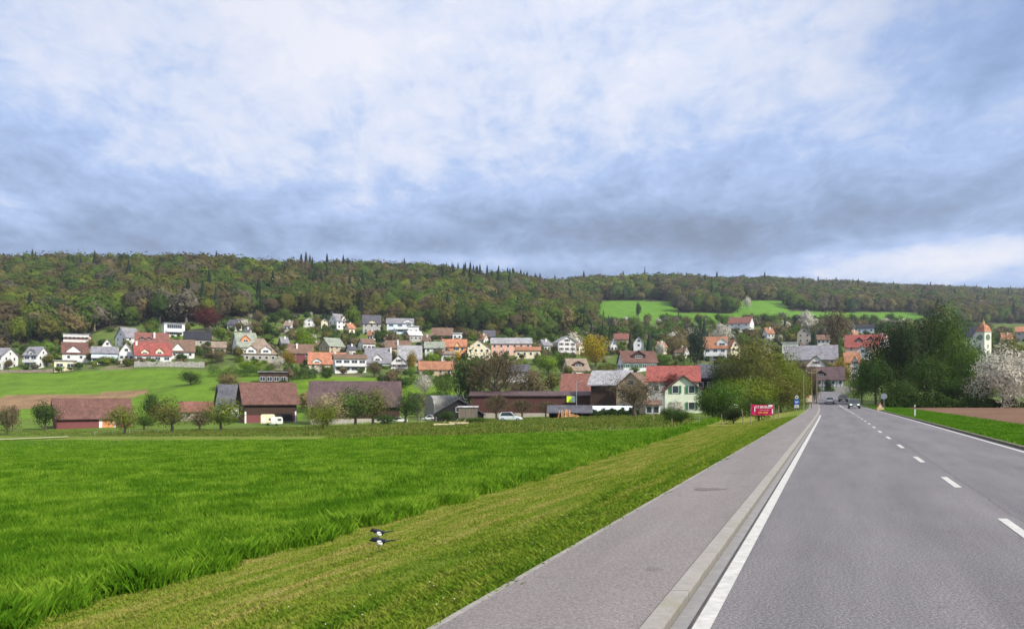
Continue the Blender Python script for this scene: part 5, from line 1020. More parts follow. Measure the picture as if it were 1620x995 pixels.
def trunk_mesh(kind, lod, var, bark):
    key = ('T', kind, lod, var, bark)
    if key not in _tm:
        g = random.Random(var * 31 + len(kind)); t = MB(); near = lod in ('l', 'xl'); n = 8 if near else 5
        top = {'cone': 0.96, 'bush': 0.45}.get(kind, 0.62); r = {'cone': 0.022, 'bush': 0.02}.get(kind, 0.030)
        zs = [-0.06, 0.0, 0.18, top * 0.6, top]; pts = [Vector((g.uniform(-0.02, 0.02) * (i > 1), g.uniform(-0.02, 0.02) * (i > 1), z)) for i, z in enumerate(zs)]; rr = [r * 1.5, r * 1.25, r, r * 0.75, r * 0.25]
        for i in range(4): t.tube(pts[i], pts[i+1], rr[i], rr[i+1], n, False)
        if kind != 'cone':
            nb = 4 if lod in ('xs', 's') else (7 if not near else 12)
            for j in range(nb):
                z0 = g.uniform(0.14 if kind == 'spread' else 0.2, top * 0.95); a = 2 * math.pi * (j / nb + g.uniform(-0.05, 0.05)); p0 = Vector((0, 0, z0)); R1 = g.uniform(0.18, 0.36)
                p1 = p0 + Vector((math.cos(a) * R1 * 0.5, math.sin(a) * R1 * 0.5, g.uniform(0.05, 0.12))); p2 = p0 + Vector((math.cos(a) * R1, math.sin(a) * R1, g.uniform(0.12, 0.34)))
                t.tube(p0, p1, r * 0.5, r * 0.35, n, False); t.tube(p1, p2, r * 0.35, r * 0.1, n, False)
                if near or kind == 'twig':
                    for q in range(3):
                        a2 = a + g.uniform(-0.9, 0.9); p3 = p1.lerp(p2, g.uniform(0.1, 0.9)); p4 = p3 + Vector((math.cos(a2) * 0.13, math.sin(a2) * 0.13, g.uniform(0.05, 0.2))); t.tube(p3, p4, r * 0.16, r * 0.04, 4, False)
        _tm[key] = t.mesh('trunk', bark)
    return _tm[key]
def shrink(q): return q
def tree_at(loc, h, w, kind, mk, lod, label, cat='tree', group=None, name=None, dens=1.0, rz=None):
    nm = name or ('shrub' if kind == 'bush' else 'conifer' if kind == 'cone' else 'tree')
    e = empty(nm, loc, rng.uniform(0, 6.28) if rz is None else rz, label, cat, group); v = int(rng.integers(0, 4))
    link('trunk', trunk_mesh(kind, lod, v, M_BK2 if mk in ('greybare', 'blossom') else M_BK), e, scale=(w * 1.0, w * 1.0, h))
    link('crown', crown_mesh(kind, lod, v, mk, dens), e, scale=(w, w, h)); return e
def T(label, px, base, top, wpx, Y, kind, mk, lod='l', cat=None, name=None, dens=1.0, sink=0.0, group=None):
    a = at(px, Y); h = max(1.0, zrow(top, Y) - a.z); w = wpx / F * Y
    if cat is None: cat = 'shrub' if kind == 'bush' else 'tree'
    FOOT.append((px - wpx/2, px + wpx/2, top, base, Y))
    return tree_at(a, h, w, kind, mk, lod, label, cat, group, name, dens)
OG = 'orchard trees before the barns'
T('thin budding tree at the photo\'s left edge', 12, 684, 641, 34, 186, 'round', 'bare', 'l', group=OG)
T('sparse orchard tree second from the left edge', 20, 683, 638, 26, 200, 'twig', 'bare', 'l', group=OG)
T('dark green tree against the long barn\'s left gable', 72, 684, 634, 42, 205, 'round', 'deep', 'l', group=OG)
T('olive orchard tree before the long barn\'s right end', 197, 692, 640, 56, 170, 'round', 'spring', 'l', group=OG, dens=0.8)
T('small dark tree with a bare leader behind the long barn', 240, 662, 622, 32, 242, 'round', 'deep', 'l')
T('round olive orchard tree with a forked trunk', 272, 690, 628, 70, 172, 'round', 'olive', 'l', group=OG, dens=0.8)
T('loose brownish tree before the low red shed', 316, 688, 645, 44, 196, 'round', 'bare', 'l', group=OG)
T('dense green orchard tree before the slate roofed farmhouse', 350, 687, 630, 68, 176, 'round', 'spring', 'l', group=OG, dens=0.85)
T('small green tree between two olive orchard trees', 228, 684, 652, 36, 205, 'round', 'mid', 'l', group=OG)
T('round olive green shrub standing alone at the crop edge', 511, 698, 641, 54, 140, 'bush', 'spring', 'xl', name='round_shrub', cat='shrub')
T('beige blossoming tree behind the lone round shrub', 518, 684, 619, 62, 176, 'round', 'beige', 'l', dens=0.7)
T('twiggy orchard tree left of three trunks', 562, 675, 612, 66, 188, 'round', 'mid', 'l', group=OG, dens=0.9)
T('brown tinged orchard tree among the three trunks', 590, 676, 612, 66, 190, 'round', 'olive', 'l', group=OG, dens=0.8)
T('grey green orchard tree behind the paddock rails', 642, 672, 614, 56, 196, 'round', 'deep', 'l', group=OG, dens=0.7)
T('bare branched orchard tree nearest the dark shed', 662, 672, 616, 46, 196, 'twig', 'greybare', 'l', group=OG)
T('low dark bush before the orchard fence', 613, 686, 655, 42, 168, 'bush', 'deep', 'l')
T('bright green bush before the little board shed', 745, 688, 660, 52, 160, 'bush', 'mid', 'l')
T('dark round shrub at the little board shed\'s left', 706, 672, 648, 30, 190, 'bush', 'deep', 'l')
T('wide bare reddish tree towering over the dark shed', 785, 655, 548, 120, 224, 'twig', 'bare', 'xl', name='bare_tree', dens=1.1)
T('dark ivy clad tree left of the bare reddish tree', 742, 655, 552, 56, 232, 'oval', 'deep', 'l')
T('olive bushy tree behind the long dark barn', 840, 640, 585, 60, 250, 'round', 'bare', 'l')
for q_ in ((786, 622, 56, 'tallest'), (826, 628, 50, 'middle'), (864, 632, 44, 'rightmost')): T('bare reddish shrub tree before the long red barn, the %s of three' % q_[3], q_[0], 662, q_[1], q_[2], 196, 'twig', 'bare', 'l', dens=1.2, name='bare_shrub', cat='shrub')
T('spreading old tree with a thick trunk and low limbs', 1004, 676, 592, 104, 150, 'spread', 'bare', 'xl', name='spreading_tree', dens=0.62)
T('dark rounded bush at the foot of the white wing', 1058, 674, 645, 42, 104, 'bush', 'deep', 'xl')
T('white flowering shrub before the green gable', 1070, 664, 632, 30, 130, 'bush', 'blossom', 'l')
T('copper leaved tree against the long bright red roof', 1064, 640, 584, 46, 178, 'twig', 'copper', 'l', dens=1.2)
BG = 'thick bushes along the left of the road'
for lb, px, base, top, w, Y, k, m in (
    ('dark green bush right of the pale green gable', 1128, 668, 626, 52, 112, 'bush', 'deep'), ('light green bush hiding the right edge of the green gable house', 1120, 664, 612, 40, 140, 'bush', 'mid'),
    ('broad green bush left of the magenta banner', 1140, 668, 603, 78, 112, 'bush', 'mid'), ('tall green bush behind the magenta banner', 1190, 664, 596, 88, 122, 'bush', 'spring'),
    ('dark hollow bush right behind the magenta banner', 1200, 664, 628, 62, 84, 'bush', 'deep'), ('olive bush above the blue road sign', 1235, 658, 586, 84, 128, 'bush', 'olive'),
    ('bright green bush right of the blue road sign', 1262, 652, 584, 48, 136, 'bush', 'spring'), ('low dark bush at the last fence post', 1078, 672, 648, 40, 92, 'bush', 'deep'),
    ('low dark bush left of the leaning post', 1160, 668, 646, 50, 86, 'bush', 'blackish'), ('big brownish tree behind the roadside bushes', 1192, 655, 532, 96, 190, 'round', 'olive'),
    ('rounded olive tree left of the big brownish tree', 1150, 650, 566, 62, 200, 'round', 'deep'), ('tall greenish tree at the pavement\'s far end', 1240, 640, 554, 70, 186, 'round', 'spring'),
    ('narrow brown tree beside the wooden poles', 1281, 636, 576, 28, 176, 'oval', 'bare'), ('dark hedge tree at the pavement end', 1288, 636, 604, 20, 190, 'oval', 'deep'),
    ('olive budding tree over the roadside bushes', 1214, 650, 572, 56, 150, 'round', 'olive')):
    T(lb, px, base, top, w, Y, k, m, 'xl', group=BG)
RG = 'dark trees right of the road'
for lb, px, base, top, w, Y, k, m in (
    ('green bushy tree overhanging the far right lane', 1364, 642, 578, 46, 172, 'bush', 'mid'), ('dark tree right of the road sign\'s back', 1386, 642, 552, 64, 160, 'oval', 'deep'),
    ('black green round conifer at the group\'s left', 1410, 642, 510, 78, 166, 'oval', 'blackish'), ('broad blackish yew like tree in the middle', 1440, 643, 510, 74, 160, 'oval', 'blackish'),
    ('tallest dark green tree of the right group', 1487, 643, 482, 96, 176, 'oval', 'deep'), ('green tree on the tallest tree\'s right flank', 1515, 644, 522, 66, 166, 'round', 'mid'),
    ('dark tree in front of the tallest one', 1468, 645, 560, 80, 150, 'bush', 'deep'), ('olive tree below the church tower', 1538, 644, 552, 76, 160, 'round', 'mid'),
    ('brown green tree left of the blossoming trees', 1552, 644, 580, 50, 150, 'bush', 'olive'), ('dark bush on the bank below the yew', 1425, 643, 600, 60, 146, 'bush', 'deep'),
    ('dark crown at the church tower\'s foot', 1548, 640, 545, 44, 210, 'round', 'blackish'), ('olive tree right of the church', 1602, 640, 532, 70, 240, 'round', 'olive')):
    T(lb, px, base, top, w, Y, k, m, 'xl', group=RG)
T('dark undergrowth bush left of the blossoming trees', 1508, 645, 598, 70, 152, 'bush', 'deep', 'l', group=RG)
T('low olive undergrowth below the church', 1545, 645, 606, 56, 148, 'bush', 'mid', 'l', group=RG)
T('white blossoming tree right of the dark trees', 1586, 645, 551, 92, 142, 'bush', 'blossom', 'xl', name='blossoming_tree', cat='tree', dens=1.15)
T('white blossoming tree cut by the right photo edge', 1632, 645, 560, 70, 148, 'bush', 'blossom', 'xl', name='blossoming_tree', cat='tree', dens=1.1)
def hedge(label, p0, p1, Y0, Y1, h, th, mk, n, group=None):
    g = np.random.default_rng(int(p0)); t = g.uniform(0, 1, n); a = g.uniform(-1, 1, (n, 2)); px = p0 + (p1 - p0) * t; Y = Y0 + (Y1 - Y0) * t
    X = (px - CX) / F * Y; z = tz(X, Y); hh = h * (0.8 + 0.25 * np.sin(t * 31) + 0.12 * np.sin(t * 77)); zz = hh * g.uniform(0, 1, n) ** 0.7
    P = np.stack([X + a[:, 0] * 0.3, Y + a[:, 1] * th * np.sqrt(1 - (zz / hh) ** 2 * 0.7), z + zz], -1)
    V, Fc = cards(P, unit(g.normal(size=(n, 3)) + np.array([0, -0.3, 0.5])), g.uniform(0.10, 0.22, n), g); o = Vector(P.mean(0)); o.z = float(z.mean()); V = V - np.array(o)
    tag(link('hedge', np_mesh('hedge', V, Fc, LM[mk], tint=g.uniform(0, 1, n)), None, o), label, 'hedge', group)
hedge('dark clipped hedge along the ploughed field', 1398, 1500, 140, 142, 2.4, 1.2, 'deep', 9000)
hedge('low dark hedge under the blossoming trees', 1500, 1650, 142, 144, 1.4, 1.0, 'deep', 9000)
hedge('clipped hedge beneath the solar roofed farm building', 935, 1010, 176, 176, 1.6, 0.8, 'deep', 5000)
hedge('green hedge on the edge of the bright meadow', 640, 700, 322, 330, 3.0, 1.6, 'mid', 4000)
hedge('long dark hedge above the flat bungalow', 330, 480, 335, 340, 4.5, 3.0, 'mid', 9000)
hedge('brushy hedge right of the flat bungalow', 458, 500, 312, 318, 5.0, 3.0, 'deep', 4000)

# notable village trees: label, px, top row, width, Y, kind, leaf
VG = 'trees among the village houses'
for lb, px, top, w, Y, k, m in (
    ('round copper beech below the forest on the left slope', 326, 482, 46, 470, 'round', 'copper'), ('bright green tree right of the copper beech', 350, 515, 26, 440, 'round', 'fresh'),
    ('bright lime tree left of the half timbered gable', 484, 514, 32, 428, 'oval', 'lime'), ('fresh green tree beside the dark slate house', 558, 483, 26, 520, 'round', 'fresh'),
    ('yellow willow like round tree in the village middle', 942, 529, 46, 396, 'round', 'yellow'), ('dark fir in front of the shallow gable chalet', 906, 540, 30, 372, 'cone', 'conifer'),
    ('lime green willow below the white chalet', 868, 560, 44, 372, 'bush', 'lime'), ('tall dark fir left of the white triangle gable', 1103, 514, 34, 372, 'oval', 'conifer'),
    ('second dark conifer behind the long bright red roof', 1082, 545, 40, 340, 'cone', 'deep'), ('green bushy tree behind the maroon roofed house', 1050, 560, 34, 350, 'bush', 'mid'),
    ('tall brown budding tree above the slate hall', 1323, 487, 40, 452, 'oval', 'bare'), ('dark fir right of the brown grey gable', 1288, 520, 24, 442, 'cone', 'conifer'),
    ('dark fir below the tall brown tree', 1327, 535, 26, 420, 'cone', 'deep'), ('yellow shrub between hall and right houses', 1333, 562, 28, 350, 'bush', 'gold'),
    ('dark tree beside the half timbered house', 1310, 598, 14, 285, 'oval', 'blackish'), ('slender cypress among the middle firs', 953, 504, 10, 520, 'cone', 'conifer'),
    ('dark conifer left of the slender cypress', 936, 508, 16, 530, 'cone', 'conifer'), ('slim dark fir right of the slender cypress', 965, 510, 13, 520, 'cone', 'conifer'),
    ('dark fir beside the small black gable', 1027, 522, 22, 450, 'cone', 'conifer'), ('slim fir left of the small black gable', 997, 518, 13, 470, 'cone', 'conifer'),
    ('pale blossom tree beside the small chalet', 1046, 540, 16, 420, 'round', 'blossom'), ('creamy blossom tree behind the red roof', 1075, 533, 40, 440, 'round', 'buds'),
    ('beige blossom tree below the highest farmhouse', 1142, 514, 34, 500, 'round', 'blossom'), ('fir above the creamy blossom tree', 1114, 498, 18, 520, 'cone', 'conifer'),
    ('grey blossom tree before the upper meadow', 1278, 492, 26, 620, 'round', 'blossom'), ('yellow green bush before the cream walls', 652, 553, 18, 376, 'oval', 'gold'),
    ('lime bush before the mossy roofed house', 684, 556, 28, 396, 'bush', 'lime'), ('yellow tree right of the lime bush', 722, 556, 16, 396, 'oval', 'yellow'),
    ('reddish green tree right of the long white house', 592, 571, 26, 345, 'oval', 'bare'), ('brown bush left of the broad pale roof', 342, 552, 40, 362, 'bush', 'bare'),
    ('lime green bush below the broad pale roof', 395, 568, 44, 345, 'bush', 'lime'), ('pale blossom bush right of the broad roof', 442, 563, 20, 360, 'bush', 'blossom'),
    ('yellow budding tree left of the brown red house', 456, 552, 24, 372, 'oval', 'gold'), ('dark tree in the meadow right of the brown field', 302, 585, 34, 300, 'oval', 'deep'),
    ('grey green blossoming tree behind the slate farmhouse', 364, 587, 40, 290, 'round', 'buds'), ('olive green tree at the forest foot on the left', 58, 540, 30, 400, 'bush', 'mid'),
    ('white flowering tree at the lawn right of the rusty roof', 672, 592, 30, 300, 'round', 'blossom'), ('bright green bush at the lawn corner', 650, 578, 16, 340, 'bush', 'fresh'),
    ('green thicket right of the lawn', 706, 590, 44, 300, 'bush', 'mid'), ('brown bush below the shallow gable chalet', 960, 575, 34, 330, 'bush', 'olive'),
    ('dark bush on the slope left of the white villa', 600, 520, 26, 470, 'bush', 'deep'), ('reddish shrub below the white villa', 622, 524, 26, 468, 'bush', 'bare'),
    ('tall spruce on the far ridge above the upper meadow', 1020, 419, 8, 1290, 'cone', 'conifer'), ('small white blossom tree on the upper meadow', 1182, 469, 12, 960, 'round', 'blossom'),
    ('small white blossom tree below the right meadow', 1402, 503, 14, 760, 'round', 'blossom'), ('dark cypress beside the modern black house', 1393, 512, 10, 540, 'cone', 'conifer'),
    ('single bush in the upper meadow', 1010, 478, 10, 900, 'bush', 'deep')):
    T(lb, px, 0, top, w, Y, k, m, 'l' if (Y < 400 or w > 30) else 'm', group=VG)

# filler trees among the houses, described by the nearest house
KIND = {('round', 'mid'): 'leafy green tree', ('round', 'deep'): 'dark green tree', ('bush', 'mid'): 'green bush', ('bush', 'deep'): 'dark bush', ('cone', 'conifer'): 'dark conifer', ('round', 'olive'): 'olive tree',
        ('twig', 'bare'): 'bare brown tree', ('twig', 'greybare'): 'bare grey tree', ('round', 'fresh'): 'fresh green tree', ('oval', 'bare'): 'brown budding tree', ('round', 'bare'): 'reddish brown tree', ('round', 'buds'): 'pale budding tree', ('oval', 'conifer'): 'dark evergreen tree', ('round', 'blossom'): 'pale blossom tree'}
def rel_label(what, px, Y, row, used, extra=''):
    best = None
    for q in sorted(PLACES, key=lambda p: abs(p[1] - px) + 0.25 * abs(p[2] - Y))[:6]:
        dx = px - q[1]; rel = ('left of ' if dx < -14 else 'right of ' if dx > 14 else ('behind ' if Y > q[2] else 'before '))
        s = (what + extra + ' ' + rel + q[0])
        if best is None: best = s
        if s not in used and len(s.split()) <= 16: return s
    return best
used = set(); gtr = np.random.default_rng(21); keys = list(KIND); wk0 = np.array([16, 12, 16, 12, 6, 10, 7, 5, 6, 6, 6, 4, 2, 2], float)
def fillers(N, zone, hs, wk, tag_, grp):
    cnt = 0; tries = 0
    while cnt < N and tries < 12000:
        tries += 1
        q = zone(); 
        if q is None: continue
        px, Y = q; X = (px - CX) / F * Y; z = tzf(X, Y); row = rowof(X, Y, z)
        if is_forest(px, row, Y): continue
        k = keys[gtr.choice(len(keys), p=wk / wk.sum())]; h = gtr.uniform(*hs) if k[0] != 'bush' else gtr.uniform(2.2, 4.8)
        if k[0] == 'cone': h = gtr.uniform(9, 15)
        w = h * {'round': 0.95, 'bush': 1.5, 'cone': 0.42, 'twig': 0.9, 'oval': 0.65}[k[0]]
        wp = w / Y * F / 2; top = row - h / Y * F; bad = False
        for f in FOOT:
            if px + wp > f[0] and px - wp < f[1]:
                if f[4] > 0 and abs(Y - 5 - f[4]) < 10 and px + wp * 0.5 > f[0] and px - wp * 0.5 < f[1]: bad = True; break
                if Y < f[4] and f[4] < 660 and f[4] > 285 and f[4] - Y < 200 and top < f[2] * 0.25 + min(f[3], f[2] + 30) * 0.75 and row > f[2] and px + wp * 0.6 > f[0] and px - wp * 0.6 < f[1] and f[3] - f[2] < 70: bad = True; break
                if f[4] == -999 and abs(f[5] - Y) < 6 and abs(px - (f[0] + f[1]) / 2) < wp * 0.9: bad = True; break
        if bad: continue
        sz = 'tall ' if h > 9.5 else 'small ' if h < 3.2 else ''
        lb = rel_label(sz + KIND[k], px, Y, row, used)
        used.add(lb); cnt += 1
        tree_at(Vector((X, Y, z - 0.1)), h, w, k[0], k[1], 'm', lb, 'shrub' if k[0] == 'bush' else 'tree', grp)
        FOOT.append((px - wp * 0.5, px + wp * 0.5, top, row, -999, Y))
    print('filler', cnt)
def z_left():
    px = gtr.uniform(-30, 945); Y = gtr.uniform(345, 640)
    if px < 200 and Y > 425: return None
    if px < 330 and Y < 365: return None
    return px, Y
def z_right():
    px = gtr.uniform(930, 1650); return px, gtr.uniform(330, 780)
def z_upper():
    px = gtr.uniform(930, 1660); Y = gtr.uniform(620, 830); return px, Y
def z_low():
    px = gtr.uniform(480, 1040); return px, gtr.uniform(268, 345)
def garden():
    """shrubs and small trees right against the houses"""
    for (X, Yc, yw, W, D, rf, pxm, Yh, he) in HS:
        if Yh < 285: continue
        for s in (-0.35, 0.4, -1.35, 1.4) if W > 8 else (0.2, -1.6, 1.6):
            if gtr.uniform() < 0.22: continue
            f = abs(s) < 1; lx = s * W * 0.5 + gtr.uniform(-1.5, 1.5); ly = -D / 2 - gtr.uniform(1.5, 4.5) if f else gtr.uniform(-D * 0.6, D * 0.3)
            x = X + lx * math.cos(yw) - ly * math.sin(yw); y = Yc + lx * math.sin(yw) + ly * math.cos(yw)
            k = [('bush', 'mid'), ('bush', 'deep'), ('bush', 'spring'), ('round', 'olive'), ('round', 'bare')][gtr.integers(0, 3 if f else 5)]
            h = gtr.uniform(1.6, 3.4) if k[0] == 'bush' else gtr.uniform(4, 7); w = h * (1.5 if k[0] == 'bush' else 0.95)
            px = CX + F * x / y; lb = rel_label(('small ' if h < 2.5 else '') + KIND.get(k, 'bright green bush'), px, y, 0, used); used.add(lb)
            tree_at(Vector((x, y, tzf(x, y) - 0.1)), h, w, k[0], k[1], 'm', lb, 'shrub' if k[0] == 'bush' else 'tree', VG)
def z_edge():           # shrubs at the foot of the forest
    px = gtr.uniform(100, 930); Y = gtr.uniform(410, 720); X = (px - CX) / F * Y; row = rowof(X, Y, tzf(X, Y)); b = float(np.interp(px, *FB))
    return (px, Y) if b < row < b + 9 else None
garden(); fillers(60, z_left, (6, 11), wk0, '', VG); fillers(58, z_right, (6, 13), wk0, '', VG)
wkU = wk0.copy(); wkU[[1, 5, 8, 9]] *= 1.5; fillers(50, z_upper, (7, 13), wkU, '', VG); fillers(24, z_low, (4, 8), wk0, '', VG)
wkB = np.zeros(14); wkB[[2, 3]] = 1; fillers(45, z_edge, (3, 5), wkB, '', VG); fillers(25, z_right, (3, 5), wkB, '', VG)

# ------------------------------------------------------------------ the forest
def forest_field():
    g = np.random.default_rng(5); out = []
    # candidate grid in polar steps so that far trees are spaced wider
    Y = 395.0
    while Y < 2150:
        sp = 8.8 if Y < 700 else 9.5 if Y < 1000 else 13 if Y < 1500 else 17
        n = int(1.55 * Y / sp); u = np.linspace(-0.80, 0.78, n) + g.uniform(-0.45, 0.45, n) * sp / Y; yy = Y + g.uniform(-0.5, 0.5, n) * sp
        out.append(np.stack([u * yy, yy], -1)); Y += sp
    P = np.vstack(out); X, Yv = P[:, 0], P[:, 1]; Z = tz(X, Yv); px = CX + F * X / Yv; row = HY - (Z - CH) / Yv * F
    ok = is_forest(px, row, Yv)
    # drop everything hidden well behind its own ridge
    lim = np.interp(px, [-400, 500, 650, 800, 940, 1060, 1200, 1320, 1450, 1620], [860, 880, 960, 1080, 1380, 1440, 1780, 1780, 2200, 2200]); ok &= Yv < lim
    ok &= px > -220
    return X[ok], Yv[ok], Z[ok], px[ok], row[ok], g
FX, FY, FZ, FP, FR, gf = forest_field()
o = np.argsort(FY); FX, FY, FZ, FP, FR = [a[o] for a in (FX, FY, FZ, FP, FR)]
n = len(FX)
nz = np.array([mnoise.noise(Vector((x * 0.011, y * 0.011, 3.3))) for x, y in zip(FX, FY)]); nz2 = np.array([mnoise.noise(Vector((x * 0.03, y * 0.03, 9.3))) for x, y in zip(FX, FY)])
FK = ['mid', 'olive', 'bare', 'greybare', 'conifer', 'deep', 'spring', 'buds']
SHP = {'mid': 'round', 'olive': 'round', 'bare': 'round', 'greybare': 'round', 'conifer': 'cone', 'deep': 'oval', 'spring': 'oval', 'buds': 'round'}
kid = np.zeros(n, int)
for i in range(n):
    a = nz[i] * 1.6 + nz2[i] * 0.8; r = gf.uniform(); hi = (FR[i] < 470) if FP[i] < 900 else (FY[i] > 1250)
    w = np.array([26, 22, 14 + (9 if hi else 0), 6 + (12 if FP[i] > 1050 else 0), 3.5, 13, 10, 4], float)
    if a > 0.25: w[[0, 6, 1]] *= 2.0; w[[4]] *= 0.4
    if a < -0.3: w[[2, 3]] *= 1.8; w[4] *= 2.5; w[5] *= 1.6
    if (700 < FP[i] < 860 and FR[i] < 466) or (430 < FP[i] < 520 and FR[i] < 450): w[4] *= 16
    if FP[i] > 1460 and FY[i] > 1700: w[4] *= 5
    if 930 < FP[i] < 1030 and FY[i] > 1150: w[6] *= 6
    if FP[i] > 1050: w[[6]] *= 0.4; w[5] *= 1.5
    kid[i] = gf.choice(8, p=w / w.sum())
hh = np.where(kid == 4, gf.uniform(20, 32, n), gf.uniform(11, 22, n)); hh = np.where(FY < 470, hh * 0.85, hh)
ww = np.where(kid == 4, hh * 0.34, np.where((kid == 5) | (kid == 6), hh * 0.62, hh * gf.uniform(0.62, 0.9, n)))
ww = ww * np.where(FY > 1000, 1.4, 1.22)
near = np.zeros(n, bool)
cand = [i for i in range(n) if -10 < FP[i] < 1630]
cand = sorted(cand, key=lambda i: -hh[i] / FY[i])                      # the ones that show largest
front = [i for i in cand if FY[i] < np.interp(FP[i], [-20, 120, 200, 500, 700, 900, 940, 1620], [430, 470, 505, 540, 640, 700, 0, 0]) + 35][:FRONT]
near[front] = True
WH = {'mid': 'green forest tree', 'olive': 'olive forest tree', 'bare': 'brown forest tree', 'greybare': 'grey brown forest tree', 'conifer': 'dark forest spruce', 'deep': 'dark green forest tree', 'spring': 'bright green forest tree', 'buds': 'pale forest tree'}
HP = [p for p in PLACES]
for i in front:
    k = FK[kid[i]]; sz = 'tall ' if hh[i] > 19 else 'small ' if hh[i] < 12 else ''
    lb = rel_label(sz + WH[k], FP[i], FY[i], FR[i], used); used.add(lb)
    tree_at(Vector((FX[i], FY[i], FZ[i] - 0.3)), hh[i], ww[i], SHP[k], k, 'm', lb, 'tree', 'trees at the forest edge')
def thickets():
    g = np.random.default_rng(91); kinds = ['mid', 'olive', 'bare', 'greybare', 'deep', 'spring', 'buds', 'blossom', 'conifer']; wt = np.array([9, 8, 9, 6, 10, 4, 5, 2, 3], float); wt /= wt.sum()
    lib = {}; Vs = []; Fs = []; Ms = []; Ts = []; base = 0; put = 0
    for _ in range(15000):
        small = put > 620
        if small: px = g.uniform(-20, 1650); Y = g.uniform(352, 640)
        elif g.uniform() < 0.68: px = g.uniform(932, 1680); Y = g.uniform(470, 860)
        elif g.uniform() < 0.6: px = g.uniform(320, 620); Y = g.uniform(395, 520)
        else: px = g.uniform(600, 945); Y = g.uniform(440, 640)
        X = (px - CX) / F * Y; z = tzf(X, Y); row = rowof(X, Y, z)
        if is_forest(px, row, Y) or put > 2200 or (small and px < 330 and Y > 440) or (px > 900 and (row < 497 or (row < 508 and g.uniform() < 0.6))): continue
        if not small and mnoise.noise(Vector((X * 0.02, Y * 0.02, 4.0))) < -0.12: continue
        h = g.uniform(3.5, 8.5) * (1.15 if px > 900 else 0.9)
        if small: h = g.uniform(1.6, 4.0)
        w = h * g.uniform(0.9, 1.5); wp = w / Y * F / 2; top = row - h / Y * F; bad = False
        for f in FOOT:
            if f[4] == -999 or f[4] < 250: continue
            if px + wp > f[0] and px - wp < f[1]:
                if abs(Y - 5 - f[4]) < (8 if small else 12): bad = True; break
                if Y < f[4] and f[4] - Y < 260 and top < f[2] * (0.45 if small else 0.3) + min(f[3], f[2] + 26) * (0.55 if small else 0.7) and row > f[2]: bad = True; break
        if bad: continue
        put += 1; k = int(g.choice(9, p=wt)); kd = 'cone' if kinds[k] == 'conifer' else 'bush'; var = int(g.integers(0, 4))
        if kd == 'cone': w = h * 0.5; h *= 1.5
        if (kd, var) not in lib: lib[(kd, var)] = with_core(kd, crown_arrays(kd, 420, var * 7 + 50, 1.0, True), var, True, 4, 0.65)
        V, Fc, tn = lib[(kd, var)]; a = g.uniform(0, 6.28); c, s = math.cos(a), math.sin(a)
        Vs.append(np.stack([(V[:, 0] * c - V[:, 1] * s) * w + X, (V[:, 0] * s + V[:, 1] * c) * w + Y, V[:, 2] * h + z - 0.2], -1)); Fs.append(Fc + base); base += len(V); Ms.append(np.full(len(Fc), k)); Ts.append(np.clip(g.uniform(0, 1) * 0.6 + tn * 0.4, 0, 1))
    tag(link('thicket', np_mesh('thicket', np.vstack(Vs), np.vstack(Fs), [LM[k] for k in kinds], midx=np.concatenate(Ms), tint=np.concatenate(Ts))), 'mixed hedges and thickets filling the slopes between the houses', 'thicket', kind='stuff'); print('thicket', put)
thickets()
FC = dict(mid=(0.070, 0.110, 0.022), olive=(0.105, 0.105, 0.028), bare=(0.092, 0.074, 0.040), greybare=(0.100, 0.090, 0.062), conifer=(0.020, 0.036, 0.022), deep=(0.034, 0.060, 0.018), spring=(0.125, 0.160, 0.022), buds=(0.150, 0.130, 0.055))
FM = {k: leaf_mat('forest_' + k, FC[k]) for k in FK}
def forest_mesh():
    Vs = []; Fs = []; Ms = []; Ts = []; base = 0; lib = {}
    for i in np.nonzero(~near)[0]:
        k = FK[kid[i]]; lod = 's' if FY[i] < 1000 else 'xs'; var = int(gf.integers(0, 5)); key = (SHP[k], lod, var)
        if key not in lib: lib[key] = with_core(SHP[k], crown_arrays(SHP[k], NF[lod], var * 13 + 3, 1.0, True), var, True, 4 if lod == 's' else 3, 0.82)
        V, Fc, tn = lib[key]; a = gf.uniform(0, 6.28); c, s = math.cos(a), math.sin(a); w, h = ww[i], hh[i]
        Q = np.stack([(V[:, 0] * c - V[:, 1] * s) * w + FX[i], (V[:, 0] * s + V[:, 1] * c) * w + FY[i], V[:, 2] * h + FZ[i] - 0.3], -1)
        # a short trunk so that the lowest row shows stems
        Vs.append(Q); Fs.append(Fc + base); base += len(Q); Ms.append(np.full(len(Fc), kid[i])); Ts.append(np.clip(gf.uniform(-0.25, 0.75) * 0.9 + tn * 0.2, -0.2, 1))
        if FY[i] < 620:
            r = 0.25; tv = np.array([(r, 0, 0), (0, r, 0), (-r, 0, 0), (0, -r, 0), (r * .6, 0, h * .6), (0, r * .6, h * .6), (-r * .6, 0, h * .6), (0, -r * .6, h * .6)]) + np.array([FX[i], FY[i], FZ[i] - 0.3])
            tf = np.array([(0, 1, 5, 4), (1, 2, 6, 5), (2, 3, 7, 6), (3, 0, 4, 7)]); Vs.append(tv); Fs.append(tf + base); base += 8; Ms.append(np.full(4, 8)); Ts.append(np.zeros(4))
    me = np_mesh('forest', np.vstack(Vs), np.vstack(Fs), [FM[k] for k in FK] + [M_BK2], midx=np.concatenate(Ms), tint=np.concatenate(Ts))
    tag(link('forest', me), 'mixed spring forest covering the long ridge behind the village', 'forest', kind='stuff')
forest_mesh()
from collections import Counter
print('forest', n, Counter(o.get('category') for o in bpy.data.objects if o.parent is None and 'category' in o).most_common(5))

